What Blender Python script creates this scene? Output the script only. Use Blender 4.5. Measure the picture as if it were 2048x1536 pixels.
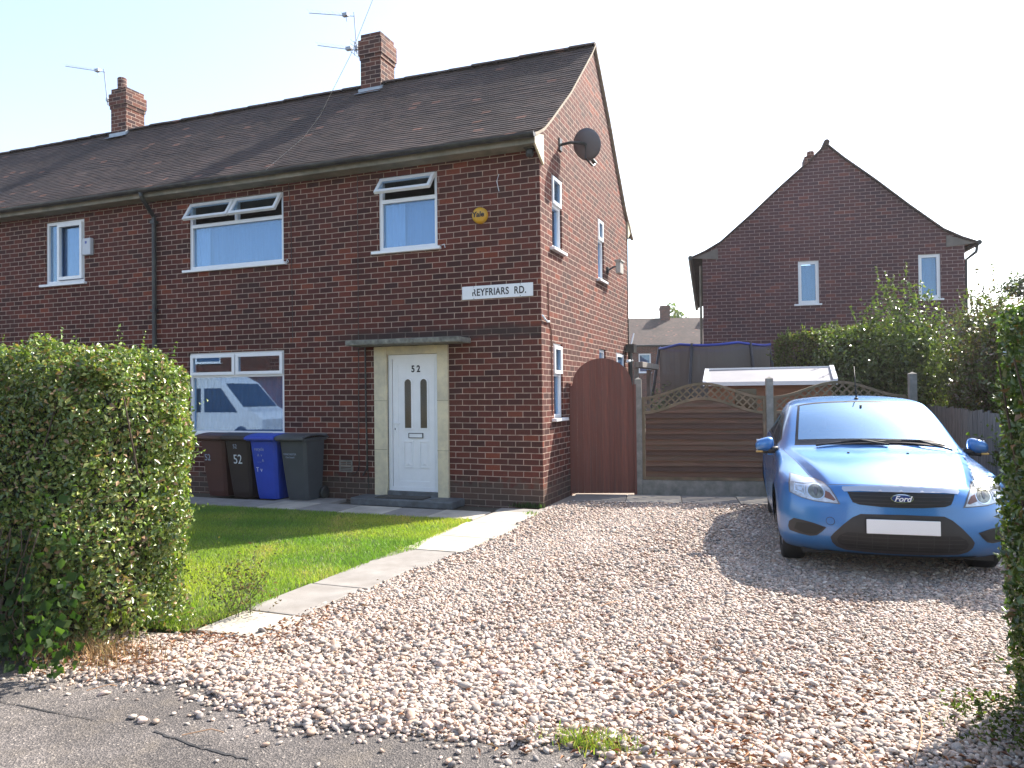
import bpy, bmesh, math, random
import numpy as np
from mathutils import Vector, Matrix
from mathutils.bvhtree import BVHTree
for _o in list(bpy.data.objects): bpy.data.objects.remove(_o)
random.seed(7); RNG = np.random.default_rng(11)
SC = bpy.context.scene
COL = SC.collection
R = math.radians

# ------------------------------------------------------------------ camera
cam_d = bpy.data.cameras.new('camera'); cam = bpy.data.objects.new('camera', cam_d); COL.objects.link(cam)
cam_d.sensor_width = 36.0; cam_d.lens = 36.0 * 1490 / 2048
cam_d.clip_start = 0.05; cam_d.clip_end = 900
_r = Vector((0.93169791, 0.36308337, -0.01046274)); _u = Vector((0.01442868, -0.00821263, 0.99986217)); _w = Vector((-0.36294741, 0.93172046, 0.0128905))
_m = Matrix((( _r.x, _u.x, -_w.x), (_r.y, _u.y, -_w.y), (_r.z, _u.z, -_w.z))).to_4x4()
_m.translation = Vector((3.29972647, -9.59618491, 1.55806128))
cam.matrix_world = _m
SC.camera = cam

# ------------------------------------------------------------------ sky, sun, exposure
SUN_AZ, SUN_EL = 32.0, 42.0
world = bpy.data.worlds.new('World'); SC.world = world; world.use_nodes = True
_nt = world.node_tree
sky = _nt.nodes.new('ShaderNodeTexSky'); sky.sky_type = 'NISHITA'; sky.sun_disc = False
sky.sun_elevation = R(SUN_EL); sky.sun_rotation = R(SUN_AZ)
sky.air_density = 1.0; sky.dust_density = 1.6; sky.ozone_density = 1.0
_bg = _nt.nodes['Background']; _bg.inputs['Strength'].default_value = 0.145
_hs = _nt.nodes.new('ShaderNodeHueSaturation'); _hs.inputs['Saturation'].default_value = 0.85   # hazy summer sky, paler than clear air
_nt.links.new(sky.outputs['Color'], _hs.inputs['Color']); _nt.links.new(_hs.outputs['Color'], _bg.inputs['Color'])
sun_d = bpy.data.lights.new('sun', 'SUN'); sun = bpy.data.objects.new('sun', sun_d); COL.objects.link(sun)
sun_d.energy = 4.5; sun_d.angle = R(0.5); sun_d.color = (1.0, 0.93, 0.83)
_S = Vector((math.sin(R(SUN_AZ)) * math.cos(R(SUN_EL)), math.cos(R(SUN_AZ)) * math.cos(R(SUN_EL)), math.sin(R(SUN_EL))))
sun.rotation_euler = (-_S).to_track_quat('-Z', 'Y').to_euler()
sun.location = (12, 20, 25)
SC.view_settings.view_transform = 'Standard'; SC.view_settings.look = 'None'
SC.view_settings.exposure = 1.46; SC.view_settings.gamma = 1.0
SC.cycles.max_bounces = 10; SC.cycles.volume_bounces = 0; SC.cycles.volume_step_rate = 1; SC.cycles.transparent_max_bounces = 16
SC.cycles.use_denoising = True

# ------------------------------------------------------------------ materials
def _new(name):
    m = bpy.data.materials.new(name); m.use_nodes = True
    nt = m.node_tree; b = nt.nodes['Principled BSDF']
    return m, nt, b
def _n(nt, t, **kw):
    n = nt.nodes.new(t)
    for k, v in kw.items(): setattr(n, k, v)
    return n
def mix_rgb(nt, fac, a, b, mode='MIX'):
    n = _n(nt, 'ShaderNodeMix', data_type='RGBA', blend_type=mode)
    for sock, v in ((n.inputs[0], fac), (n.inputs[6], a), (n.inputs[7], b)):
        if hasattr(v, 'is_linked') or hasattr(v, 'links'): nt.links.new(v, sock)
        else: sock.default_value = v if not isinstance(v, tuple) else (*v, 1)[:4]
    return n.outputs[2]
def ramp(nt, src, stops, interp='LINEAR'):
    n = _n(nt, 'ShaderNodeValToRGB'); n.color_ramp.interpolation = interp
    e = n.color_ramp.elements
    while len(e) < len(stops): e.new(0.5)
    for el, (p, c) in zip(e, stops):
        el.position = p; el.color = (*c, 1)[:4] if isinstance(c, tuple) else (c, c, c, 1)
    nt.links.new(src, n.inputs['Fac']); return n.outputs['Color']
def noise(nt, vec, scale, detail=4, rough=0.55):
    n = _n(nt, 'ShaderNodeTexNoise'); n.inputs['Scale'].default_value = scale
    n.inputs['Detail'].default_value = detail; n.inputs['Roughness'].default_value = rough
    if vec is not None: nt.links.new(vec, n.inputs['Vector'])
    return n.outputs['Fac']
def bump(nt, b, src, strength, dist):
    n = _n(nt, 'ShaderNodeBump'); n.inputs['Strength'].default_value = strength; n.inputs['Distance'].default_value = dist
    nt.links.new(src, n.inputs['Height']); nt.links.new(n.outputs['Normal'], b.inputs['Normal']); return n
def M(name, col, rough=0.6, metal=0.0, var=0.18, vscale=6.0, bmp=0.15, bscale=80.0, coat=0.0, spec=0.5, stain=None, stain_amt=0.0, stretch=None):
    m, nt, b = _new(name)
    tc = _n(nt, 'ShaderNodeTexCoord'); vec = tc.outputs['Object']
    if stretch:
        mp = _n(nt, 'ShaderNodeMapping'); mp.inputs['Scale'].default_value = stretch
        nt.links.new(vec, mp.inputs['Vector']); vec = mp.outputs['Vector']
    f = noise(nt, vec, vscale)
    c = ramp(nt, f, [(0.25, tuple(x * (1 - var) for x in col)), (0.75, tuple(min(1, x * (1 + var)) for x in col))])
    if stain:
        f2 = noise(nt, vec, vscale * 0.6 + 1.3, 6, 0.65)
        k = ramp(nt, f2, [(0.5 - stain_amt * 0.4, 0.0), (0.75, 1.0)])
        c = mix_rgb(nt, k, c, stain)
    nt.links.new(c, b.inputs['Base Color'])
    b.inputs['Roughness'].default_value = rough; b.inputs['Metallic'].default_value = metal
    b.inputs['Specular IOR Level'].default_value = spec; b.inputs['Coat Weight'].default_value = coat
    b.inputs['Coat Roughness'].default_value = 0.05
    if bmp > 0: bump(nt, b, noise(nt, vec, bscale, 3), bmp, 0.004)
    return m
def brick_mat(name, pal, mortar=(0.46, 0.345, 0.275), bw=0.2286, bh=0.0825, soot=0.0, band=False):
    m, nt, b = _new(name)
    uv = _n(nt, 'ShaderNodeUVMap'); uv.uv_map = 'UVMap'
    vec = uv.outputs['UV']
    # tiny wobble so that the courses are not ruled with a ruler
    wob = _n(nt, 'ShaderNodeTexNoise'); wob.inputs['Scale'].default_value = 2.2; nt.links.new(vec, wob.inputs['Vector'])
    vm = _n(nt, 'ShaderNodeVectorMath', operation='MULTIPLY_ADD'); nt.links.new(wob.outputs['Color'], vm.inputs[0])
    vm.inputs[1].default_value = (0.012, 0.010, 0); nt.links.new(vec, vm.inputs[2]); vec2 = vm.outputs[0]
    bt = _n(nt, 'ShaderNodeTexBrick'); nt.links.new(vec2, bt.inputs['Vector'])
    bt.inputs['Color1'].default_value = (0, 0, 0, 1); bt.inputs['Color2'].default_value = (1, 1, 1, 1); bt.inputs['Mortar'].default_value = (0, 0, 0, 1)
    bt.inputs['Scale'].default_value = 1; bt.inputs['Brick Width'].default_value = bw; bt.inputs['Row Height'].default_value = bh
    bt.inputs['Mortar Size'].default_value = 0.0058; bt.inputs['Mortar Smooth'].default_value = 0.25; bt.inputs['Bias'].default_value = 0
    n = len(pal); vec_z = vec
    c = ramp(nt, bt.outputs['Color'], [(i / n, p) for i, p in enumerate(pal)], 'CONSTANT')
    patch = noise(nt, vec, 0.55, 3)                   # large areas a little redder or darker
    pk = ramp(nt, patch, [(0.35, (0.80, 0.80, 0.82)), (0.65, (1.22, 1.16, 1.10))])
    c = mix_rgb(nt, 1.0, c, pk, 'MULTIPLY')
    fn = noise(nt, vec, 45, 5, 0.7)
    fk = ramp(nt, fn, [(0.3, 0.72), (0.7, 1.25)]); c = mix_rgb(nt, 1.0, c, fk, 'MULTIPLY')
    mn = noise(nt, vec, 9, 4); mc = ramp(nt, mn, [(0.3, tuple(x * 0.62 for x in mortar)), (0.7, tuple(x * 1.15 for x in mortar))])
    c = mix_rgb(nt, bt.outputs['Fac'], c, mc)
    sp = _n(nt, 'ShaderNodeSeparateXYZ'); nt.links.new(vec, sp.inputs[0]); dz = _n(nt, 'ShaderNodeMath', operation='MULTIPLY_ADD'); nt.links.new(mn, dz.inputs[0]); dz.inputs[1].default_value = -0.55; nt.links.new(sp.outputs['Y'], dz.inputs[2])
    c = mix_rgb(nt, ramp(nt, dz.outputs[0], [(0.0, 0.55), (0.10, 0.0)]), c, (0.085, 0.075, 0.06))   # lichen and splash stains on the lowest courses
    if band:                                            # sooty run-off stain along the courses level with the door canopy
        wv = noise(nt, vec, 2.3, 5, 0.65); zz = _n(nt, 'ShaderNodeMath', operation='MULTIPLY_ADD'); nt.links.new(wv, zz.inputs[0]); zz.inputs[1].default_value = 0.20; nt.links.new(sp.outputs['Y'], zz.inputs[2])
        bz = ramp(nt, zz.outputs[0], [(0.0, 0.0)]); mr = _n(nt, 'ShaderNodeMapRange'); mr.inputs['From Min'].default_value = 2.42; mr.inputs['From Max'].default_value = 2.66; nt.links.new(zz.outputs[0], mr.inputs['Value'])
        kb = ramp(nt, mr.outputs['Result'], [(0.0, 0.0), (0.3, 0.75), (0.55, 0.7), (1.0, 0.0)])
        mx_ = _n(nt, 'ShaderNodeMapRange'); mx_.inputs['From Min'].default_value = -0.2; mx_.inputs['From Max'].default_value = 0.7; nt.links.new(sp.outputs['X'], mx_.inputs['Value'])
        mu = _n(nt, 'ShaderNodeMath', operation='MULTIPLY'); nt.links.new(kb, mu.inputs[0]); nt.links.new(mx_.outputs['Result'], mu.inputs[1])
        c = mix_rgb(nt, mu.outputs[0], c, (0.030, 0.026, 0.024))
    if soot > 0:
        sn = noise(nt, vec, 1.1, 5, 0.6); sk = ramp(nt, sn, [(0.5, 0.0), (0.7, soot)])
        c = mix_rgb(nt, sk, c, (0.035, 0.03, 0.03))
    nt.links.new(c, b.inputs['Base Color']); b.inputs['Roughness'].default_value = 0.85; b.inputs['Specular IOR Level'].default_value = 0.25
    inv = _n(nt, 'ShaderNodeMath', operation='MULTIPLY_ADD'); nt.links.new(bt.outputs['Fac'], inv.inputs[0]); inv.inputs[1].default_value = -1.0
    nt.links.new(fn, inv.inputs[2]); bump(nt, b, inv.outputs[0], 0.7, 0.006)
    return m
def tile_mat(name):
    m, nt, b = _new(name)
    uv = _n(nt, 'ShaderNodeUVMap'); uv.uv_map = 'UVMap'; vec = uv.outputs['UV']
    bt = _n(nt, 'ShaderNodeTexBrick'); nt.links.new(vec, bt.inputs['Vector'])
    bt.inputs['Color1'].default_value = (0, 0, 0, 1); bt.inputs['Color2'].default_value = (1, 1, 1, 1); bt.inputs['Mortar'].default_value = (0.3, 0.3, 0.3, 1)
    bt.inputs['Scale'].default_value = 1; bt.inputs['Brick Width'].default_value = 0.165; bt.inputs['Row Height'].default_value = 0.1
    bt.inputs['Mortar Size'].default_value = 0.003; bt.inputs['Mortar Smooth'].default_value = 0.2
    c = ramp(nt, bt.outputs['Color'], [(0, (0.064, 0.045, 0.039)), (0.2, (0.051, 0.037, 0.034)), (0.45, (0.075, 0.051, 0.043)), (0.7, (0.057, 0.042, 0.037)), (0.982, (0.18, 0.09, 0.065))], 'CONSTANT')
    # a few groups of replacement tiles, paler and redder
    big = _n(nt, 'ShaderNodeTexNoise'); big.inputs['Scale'].default_value = 1.5; big.inputs['Detail'].default_value = 3
    mp = _n(nt, 'ShaderNodeMapping'); mp.inputs['Scale'].default_value = (1.0, 3.2, 1); nt.links.new(vec, mp.inputs['Vector']); nt.links.new(mp.outputs['Vector'], big.inputs['Vector'])
    k = ramp(nt, big.outputs['Fac'], [(0.69, 0.0), (0.73, 0.55)]); c = mix_rgb(nt, k, c, (0.17, 0.095, 0.07))
    st = noise(nt, vec, 0.7, 5, 0.65); sk = ramp(nt, st, [(0.3, 0.68), (0.7, 1.35)]); c = mix_rgb(nt, 1.0, c, sk, 'MULTIPLY')
    fn = noise(nt, vec, 60, 4, 0.7); fk = ramp(nt, fn, [(0.3, 0.75), (0.7, 1.3)]); c = mix_rgb(nt, 1.0, c, fk, 'MULTIPLY')
    ln = noise(nt, vec, 14, 3, 0.5); lk = ramp(nt, ln, [(0.70, 0.0), (0.74, 0.6)]); c = mix_rgb(nt, lk, c, (0.19, 0.185, 0.155))  # lichen
    nt.links.new(c, b.inputs['Base Color']); b.inputs['Roughness'].default_value = 0.8; b.inputs['Specular IOR Level'].default_value = 0.3
    inv = _n(nt, 'ShaderNodeMath', operation='MULTIPLY_ADD'); nt.links.new(bt.outputs['Fac'], inv.inputs[0]); inv.inputs[1].default_value = -1.0
    nt.links.new(fn, inv.inputs[2]); bump(nt, b, inv.outputs[0], 0.5, 0.004)
    return m
def glass_mat(name, tint=(0.9, 0.95, 0.97), ior=1.75, rough=0.0, boost=0.0, refl=(1, 1, 1)):
    m, nt, b = _new(name); nt.nodes.remove(b)
    out = nt.nodes['Material Output']
    tr = _n(nt, 'ShaderNodeBsdfTransparent'); tr.inputs['Color'].default_value = (*tint, 1)
    gl = _n(nt, 'ShaderNodeBsdfGlossy'); gl.inputs['Roughness'].default_value = rough; gl.inputs['Color'].default_value = (*refl, 1)
    fr = _n(nt, 'ShaderNodeFresnel'); ge = _n(nt, 'ShaderNodeNewGeometry'); ma = _n(nt, 'ShaderNodeMath', operation='MULTIPLY_ADD')   # the same index from both sides of the sheet
    nt.links.new(ge.outputs['Backfacing'], ma.inputs[0]); ma.inputs[1].default_value = 1 / ior - ior; ma.inputs[2].default_value = ior; nt.links.new(ma.outputs[0], fr.inputs['IOR'])
    ad = _n(nt, 'ShaderNodeMath', operation='ADD', use_clamp=True); nt.links.new(fr.outputs[0], ad.inputs[0]); ad.inputs[1].default_value = boost
    mx = _n(nt, 'ShaderNodeMixShader'); nt.links.new(ad.outputs[0], mx.inputs[0]); nt.links.new(tr.outputs[0], mx.inputs[1]); nt.links.new(gl.outputs[0], mx.inputs[2])
    nt.links.new(mx.outputs[0], out.inputs['Surface'])
    return m
def leaf_mat(name, rough=0.38, trans=0.35, spec=0.5):
    m, nt, b = _new(name); out = nt.nodes['Material Output']
    at = _n(nt, 'ShaderNodeAttribute'); at.attribute_name = 'tint'
    nt.links.new(at.outputs['Color'], b.inputs['Base Color']); b.inputs['Roughness'].default_value = rough
    b.inputs['Specular IOR Level'].default_value = spec
    tl = _n(nt, 'ShaderNodeBsdfTranslucent')
    c2 = mix_rgb(nt, 1.0, at.outputs['Color'], (1.5, 1.9, 0.55), 'MULTIPLY'); nt.links.new(c2, tl.inputs['Color'])
    mx = _n(nt, 'ShaderNodeMixShader'); mx.inputs[0].default_value = trans
    nt.links.new(b.outputs[0], mx.inputs[1]); nt.links.new(tl.outputs[0], mx.inputs[2]); nt.links.new(mx.outputs[0], out.inputs['Surface'])
    return m
def tint_mat(name, rough=0.7, var=0.0):
    m, nt, b = _new(name)
    at = _n(nt, 'ShaderNodeAttribute'); at.attribute_name = 'tint'
    c = at.outputs['Color']
    if var:
        tc = _n(nt, 'ShaderNodeTexCoord'); f = noise(nt, tc.outputs['Object'], 130, 3)
        c = mix_rgb(nt, 1.0, c, ramp(nt, f, [(0.3, 1 - var), (0.7, 1 + var)]), 'MULTIPLY')
    nt.links.new(c, b.inputs['Base Color']); b.inputs['Roughness'].default_value = rough; b.inputs['Specular IOR Level'].default_value = 0.35
    return m

PAL = [(0.077, 0.024, 0.018), (0.099, 0.028, 0.020), (0.059, 0.021, 0.017), (0.114, 0.030, 0.021), (0.084, 0.025, 0.019), (0.068, 0.022, 0.018), (0.123, 0.032, 0.021), (0.093, 0.026, 0.020),
       (0.051, 0.019, 0.016), (0.104, 0.029, 0.020), (0.079, 0.024, 0.019), (0.117, 0.031, 0.021), (0.089, 0.026, 0.019), (0.063, 0.022, 0.017), (0.072, 0.023, 0.018), (0.096, 0.028, 0.020), (0.081, 0.024, 0.019), (0.066, 0.022, 0.017), (0.169, 0.043, 0.024), (0.108, 0.029, 0.020)]
MAT = {
 'brick': brick_mat('red_brick', PAL, soot=0.25), 'brick_front': brick_mat('red_brick_front', PAL, soot=0.25, band=True),
 'brick_far': brick_mat('red_brick_far_glare', [(0.106, 0.053, 0.054), (0.089, 0.049, 0.055), (0.118, 0.055, 0.055), (0.094, 0.051, 0.055), (0.125, 0.057, 0.055), (0.100, 0.051, 0.054), (0.113, 0.055, 0.055), (0.086, 0.049, 0.055), (0.097, 0.051, 0.054), (0.109, 0.054, 0.055), (0.092, 0.049, 0.055), (0.105, 0.053, 0.054), (0.098, 0.051, 0.055), (0.171, 0.070, 0.060)], mortar=(0.391, 0.299, 0.276)),  # paler, purpler brick: lens glare over this house put into its colour
 'brick_stack': brick_mat('stack_brick', [(0.120, 0.046, 0.033), (0.053, 0.027, 0.027), (0.098, 0.039, 0.030), (0.143, 0.056, 0.039), (0.068, 0.032, 0.028)], soot=0.35),
 'tile': tile_mat('roof_tiles'),
 'upvc': M('white_upvc', (0.78, 0.79, 0.80), 0.28, var=0.04, bmp=0.02),
 'curtain': M('net_curtain_sky_blue', (0.10, 0.15, 0.23), 0.9, var=0.05, bmp=0.0),  # blue of the sky reflected in the panes, put into the curtain colour
 'drape': M('pale_drape', (0.25, 0.31, 0.40), 0.9, var=0.06, bmp=0.0),
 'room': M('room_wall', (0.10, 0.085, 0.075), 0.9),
 'glass': glass_mat('window_glass', (0.80, 0.91, 1.0), boost=0.03, refl=(0.56, 0.72, 0.92)),  # reflection tinted blue to paint a bluer sky into the panes
 'glass_dark': glass_mat('dark_patterned_glass', (0.25, 0.26, 0.2), 1.6, 0.12, 0.02),
 'cream': M('cream_paint', (0.66, 0.575, 0.39), 0.55, var=0.10, vscale=3, stain=(0.36, 0.32, 0.25), stain_amt=0.25),
 'fascia': M('fascia_board', (0.27, 0.24, 0.18), 0.7, var=0.25, vscale=3, stain=(0.10, 0.10, 0.07), stain_amt=0.5),
 'black': M('black_plastic', (0.022, 0.022, 0.024), 0.42, var=0.2, stain=(0.06, 0.065, 0.05), stain_amt=0.1),
 'lead': M('lead_sheet', (0.30, 0.33, 0.36), 0.45, metal=0.4, var=0.2),
 'mortar': M('verge_mortar', (0.30, 0.255, 0.20), 0.9, var=0.25, vscale=12, bmp=0.5, bscale=40),
 'concrete': M('concrete', (0.27, 0.25, 0.22), 0.88, var=0.22, vscale=9, bmp=0.5, bscale=120, stain=(0.13, 0.13, 0.11), stain_amt=0.3),
 'canopy': M('mossy_concrete', (0.24, 0.235, 0.20), 0.9, var=0.35, vscale=14, bmp=0.6, bscale=60, stain=(0.05, 0.05, 0.04), stain_amt=0.55),
 'step': M('grey_painted_step', (0.115, 0.125, 0.135), 0.6, var=0.25, vscale=9, bmp=0.3, stain=(0.06, 0.06, 0.055), stain_amt=0.2),
 'slab': M('paving_slab', (0.47, 0.42, 0.35), 0.85, var=0.2, vscale=2.2, bmp=0.4, bscale=150, stain=(0.27, 0.245, 0.21), stain_amt=0.35),
 'slab_grey': M('grey_paving_slab', (0.27, 0.25, 0.23), 0.85, var=0.2, vscale=3, bmp=0.4, bscale=150, stain=(0.19, 0.17, 0.15), stain_amt=0.3),
 'letter_black': M('black_lettering', (0.012, 0.012, 0.014), 0.5, var=0.0, bmp=0),
 'letter_white': M('white_lettering', (0.62, 0.68, 0.72), 0.5, var=0.1, bmp=0),
 'letter_faint': M('worn_white_lettering', (0.30, 0.36, 0.46), 0.6, var=0.5, vscale=70, bmp=0),
 'metal': M('galvanised_metal', (0.32, 0.33, 0.35), 0.4, metal=0.8, var=0.15),
 'dark_metal': M('dark_metal', (0.05, 0.05, 0.055), 0.45, metal=0.3, var=0.15),
 'gate': M('red_brown_gate', (0.165, 0.048, 0.030), 0.7, var=0.3, vscale=3, bmp=0.35, bscale=30, stretch=(9, 9, 0.8), stain=(0.10, 0.046, 0.035), stain_amt=0.3),
 'gate_b': M('red_brown_gate_pale', (0.19, 0.058, 0.037), 0.7, var=0.3, vscale=3, bmp=0.35, bscale=30, stretch=(9, 9, 0.8), stain=(0.12, 0.052, 0.038), stain_amt=0.3),
 'fence': M('stained_fence', (0.135, 0.062, 0.036), 0.75, var=0.35, vscale=3, bmp=0.35, bscale=30, stretch=(0.8, 6, 9), stain=(0.075, 0.06, 0.032), stain_amt=0.2),
 'fence_c': M('stained_fence_overlap_shade', (0.082, 0.040, 0.024), 0.75, var=0.35, vscale=3, bmp=0.35, bscale=30, stretch=(0.8, 6, 9)),  # darker boards paint in the shade lines where boards overlap
 'fence_b': M('stained_fence_overlap_light', (0.165, 0.078, 0.048), 0.75, var=0.35, vscale=3, bmp=0.35, bscale=30, stretch=(0.8, 6, 9), stain=(0.10, 0.075, 0.042), stain_amt=0.3),  # paler boards, the light half of the painted overlap shading
 'fence_trim': M('fence_frame', (0.21, 0.14, 0.085), 0.75, var=0.3, vscale=5, bmp=0.3, stain=(0.09, 0.085, 0.045), stain_amt=0.3),
 'grey_timber': M('weathered_timber', (0.26, 0.235, 0.21), 0.85, var=0.35, vscale=3, bmp=0.4, bscale=30, stretch=(6, 9, 0.8), stain=(0.07, 0.062, 0.052), stain_amt=0.3),
 'asphalt': None,
}

# ------------------------------------------------------------------ object helpers
def tagset(o, label=None, cat=None, group=None, kind=None):
    if label: o['label'] = label
    if cat: o['category'] = cat
    if group: o['group'] = group
    if kind: o['kind'] = kind
    return o
def thing(name, label, cat, loc=(0, 0, 0), rotz=0.0, group=None, parent=None):
    o = bpy.data.objects.new(name, None); COL.objects.link(o); o.empty_display_size = 0.2
    o.location = loc; o.rotation_euler = (0, 0, rotz)
    return tagset(o, label, cat, group)
def link(name, me, parent=None):
    o = bpy.data.objects.new(name, me); COL.objects.link(o)
    if parent is not None: o.parent = parent
    return o
FRONT = Matrix(((1, 0, 0, 0), (0, -1, 0, 0), (0, 0, 1, 0), (0, 0, 0, 1)))     # (along, out, up) -> world, wall facing -Y
GABLE = Matrix(((0, 1, 0, 0), (1, 0, 0, 0), (0, 0, 1, 0), (0, 0, 0, 1)))      # wall facing +X
class MB:
    def __init__(s, T=None): s.v = []; s.f = []; s.m = []; s.T = T
    def add(s, pts, faces, mat=0):
        b = len(s.v)
        for p in pts:
            p = Vector(p); s.v.append(tuple(s.T @ p) if s.T is not None else tuple(p))
        for f in faces: s.f.append(tuple(b + i for i in f)); s.m.append(mat)
        return s
    def box(s, x0, x1, y0, y1, z0, z1, mat=0, bev=0.0):
        if bev <= 0:
            return s.add([(x0, y0, z0), (x1, y0, z0), (x1, y1, z0), (x0, y1, z0), (x0, y0, z1), (x1, y0, z1), (x1, y1, z1), (x0, y1, z1)],
                  [(0, 3, 2, 1), (4, 5, 6, 7), (0, 1, 5, 4), (1, 2, 6, 5), (2, 3, 7, 6), (3, 0, 4, 7)], mat)
        bm = bmesh.new(); bmesh.ops.create_cube(bm, size=1)
        for v in bm.verts: v.co = ((x0 + x1) / 2 + v.co.x * (x1 - x0), (y0 + y1) / 2 + v.co.y * (y1 - y0), (z0 + z1) / 2 + v.co.z * (z1 - z0))
        bmesh.ops.bevel(bm, geom=list(bm.edges), offset=bev, segments=2, affect='EDGES', profile=0.5)
        return s.frombm(bm, mat)
    def frombm(s, bm, mat=0, M4=None):
        bm.verts.ensure_lookup_table(); bm.verts.index_update()
        s.add([(M4 @ v.co) if M4 is not None else v.co for v in bm.verts], [tuple(v.index for v in f.verts) for f in bm.faces], mat); bm.free(); return s
    def tube(s, pts, r, seg=8, mat=0, cap=True, r2=None):
        pts = [Vector(p) for p in pts]; n = len(pts); rings = []
        for i, p in enumerate(pts):
            d = (pts[min(i + 1, n - 1)] - pts[max(i - 1, 0)]).normalized()
            a = d.cross(Vector((0, 0, 1)))
            if a.length < 1e-3: a = d.cross(Vector((0, 1, 0)))
            a.normalize(); b = d.cross(a)
            rr = r if r2 is None else r + (r2 - r) * i / max(1, n - 1)
            rings.append([p + a * rr * math.cos(2 * math.pi * k / seg) + b * rr * math.sin(2 * math.pi * k / seg) for k in range(seg)])
        V = [q for ring in rings for q in ring]; F = []
        for i in range(n - 1):
            for k in range(seg):
                F.append((i * seg + k, i * seg + (k + 1) % seg, (i + 1) * seg + (k + 1) % seg, (i + 1) * seg + k))
        if cap: F.append(tuple(range(seg))[::-1]); F.append(tuple((n - 1) * seg + k for k in range(seg)))
        return s.add(V, F, mat)
    def lathe(s, prof, centre, axis='Z', seg=24, mat=0):
        V = []; F = []; n = len(prof); c = Vector(centre)
        for k in range(seg):
            a = 2 * math.pi * k / seg
            for (rr, h) in prof:
                if axis == 'Z': V.append(c + Vector((rr * math.cos(a), rr * math.sin(a), h)))
                elif axis == 'Y': V.append(c + Vector((rr * math.cos(a), h, rr * math.sin(a))))
                else: V.append(c + Vector((h, rr * math.cos(a), rr * math.sin(a))))
        for k in range(seg):
            for i in range(n - 1):
                F.append((k * n + i, ((k + 1) % seg) * n + i, ((k + 1) % seg) * n + i + 1, k * n + i + 1))
        return s.add(V, F, mat)
    def prism(s, poly, off, mat=0):
        poly = [Vector(p) for p in poly]; n = len(poly); off = Vector(off)
        return s.add(poly + [p + off for p in poly], [tuple(range(n)), tuple(range(n, 2 * n))[::-1]] + [(i, (i + 1) % n, n + (i + 1) % n, n + i) for i in range(n)], mat)
    def build(s, name, mats, parent=None, smooth=False, recalc=True, uv=True, auto=None):
        me = bpy.data.meshes.new(name); me.from_pydata(s.v, [], s.f)
        for m in (mats if isinstance(mats, (list, tuple)) else [mats]): me.materials.append(m)
        me.polygons.foreach_set('material_index', s.m)
        if recalc:
            bm = bmesh.new(); bm.from_mesh(me); bmesh.ops.recalc_face_normals(bm, faces=bm.faces[:]); bm.to_mesh(me); bm.free()
        if smooth: me.polygons.foreach_set('use_smooth', [True] * len(me.polygons))
        if uv: boxuv(me)
        me.update(); return link(name, me, parent)
def boxuv(me):
    l = me.uv_layers.new(name='UVMap'); nl = len(me.loops)
    co = np.empty(len(me.vertices) * 3); me.vertices.foreach_get('co', co); co = co.reshape(-1, 3)
    vi = np.empty(nl, dtype=np.int64); me.loops.foreach_get('vertex_index', vi)
    nr = np.empty(len(me.polygons) * 3); me.polygons.foreach_get('normal', nr); nr = np.abs(nr.reshape(-1, 3))
    tot = np.empty(len(me.polygons), dtype=np.int64); me.polygons.foreach_get('loop_total', tot)
    ln = np.repeat(nr, tot, axis=0); p = co[vi]
    ax = np.argmax(ln * np.array([1.0, 1.02, 1.0]), axis=1)
    uv = np.where((ax == 0)[:, None], p[:, [1, 2]], np.where((ax == 1)[:, None], p[:, [0, 2]], p[:, [0, 1]]))
    l.data.foreach_set('uv', uv.astype(np.float32).ravel())
def mesh_np(name, V, F, mat, parent=None, tint=None, smooth=False, per_vert=None):
    """big triangle mesh straight from arrays; tint (nverts,3) becomes the 'tint' colour attribute"""
    me = bpy.data.meshes.new(name); V = np.asarray(V, np.float32); F = np.asarray(F, np.int32)
    me.vertices.add(len(V)); me.vertices.foreach_set('co', V.ravel())
    k = F.shape[1]; me.loops.add(F.size); me.loops.foreach_set('vertex_index', F.ravel())
    me.polygons.add(len(F)); me.polygons.foreach_set('loop_start', np.arange(0, F.size, k, dtype=np.int32))
    try: me.polygons.foreach_set('loop_total', np.full(len(F), k, np.int32))
    except Exception: pass
    if smooth: me.polygons.foreach_set('use_smooth', np.ones(len(F), bool))
    if tint is not None:
        a = me.color_attributes.new('tint', 'FLOAT_COLOR', 'POINT')
        a.data.foreach_set('color', np.hstack([tint, np.ones((len(V), 1))]).astype(np.float32).ravel())
    me.materials.append(mat); me.update(calc_edges=True); me.validate()
    return link(name, me, parent)
def unit(a): return a / np.maximum(np.linalg.norm(a, axis=1, keepdims=True), 1e-9)
def leaves(name, P, N, size, tint, mat, parent=None, aspect=0.55, jitter=0.9, fold=0.18):
    n = len(P); N = unit(N + RNG.normal(0, jitter, (n, 3))); t = unit(np.cross(N, RNG.normal(0, 1, (n, 3)))); b = np.cross(N, t)
    s = size[:, None]
    base = P - t * s * 0.5; tip = P + t * s * 0.5 - N * s * 0.12; l = P + b * s * aspect * 0.5 + N * s * fold; r = P - b * s * aspect * 0.5 + N * s * fold
    V = np.stack([base, r, tip, l], 1).reshape(-1, 3); i = np.arange(n)[:, None] * 4
    F = np.concatenate([i + [0, 1, 2], i + [0, 2, 3]], 0)
    return mesh_np(name, V, F, mat, parent, np.repeat(tint, 4, 0))
def lump(P, seed, f=1.0):
    """smooth pseudo noise, about -1..1"""
    r = np.random.default_rng(seed); o = np.zeros(len(P))
    for k in range(7):
        d = r.normal(0, 1, 3) * f * (1 + 0.5 * k); o += np.sin(P @ d + r.uniform(0, 6.28)) / (1 + 0.4 * k)
    return o / 2.2
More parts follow.
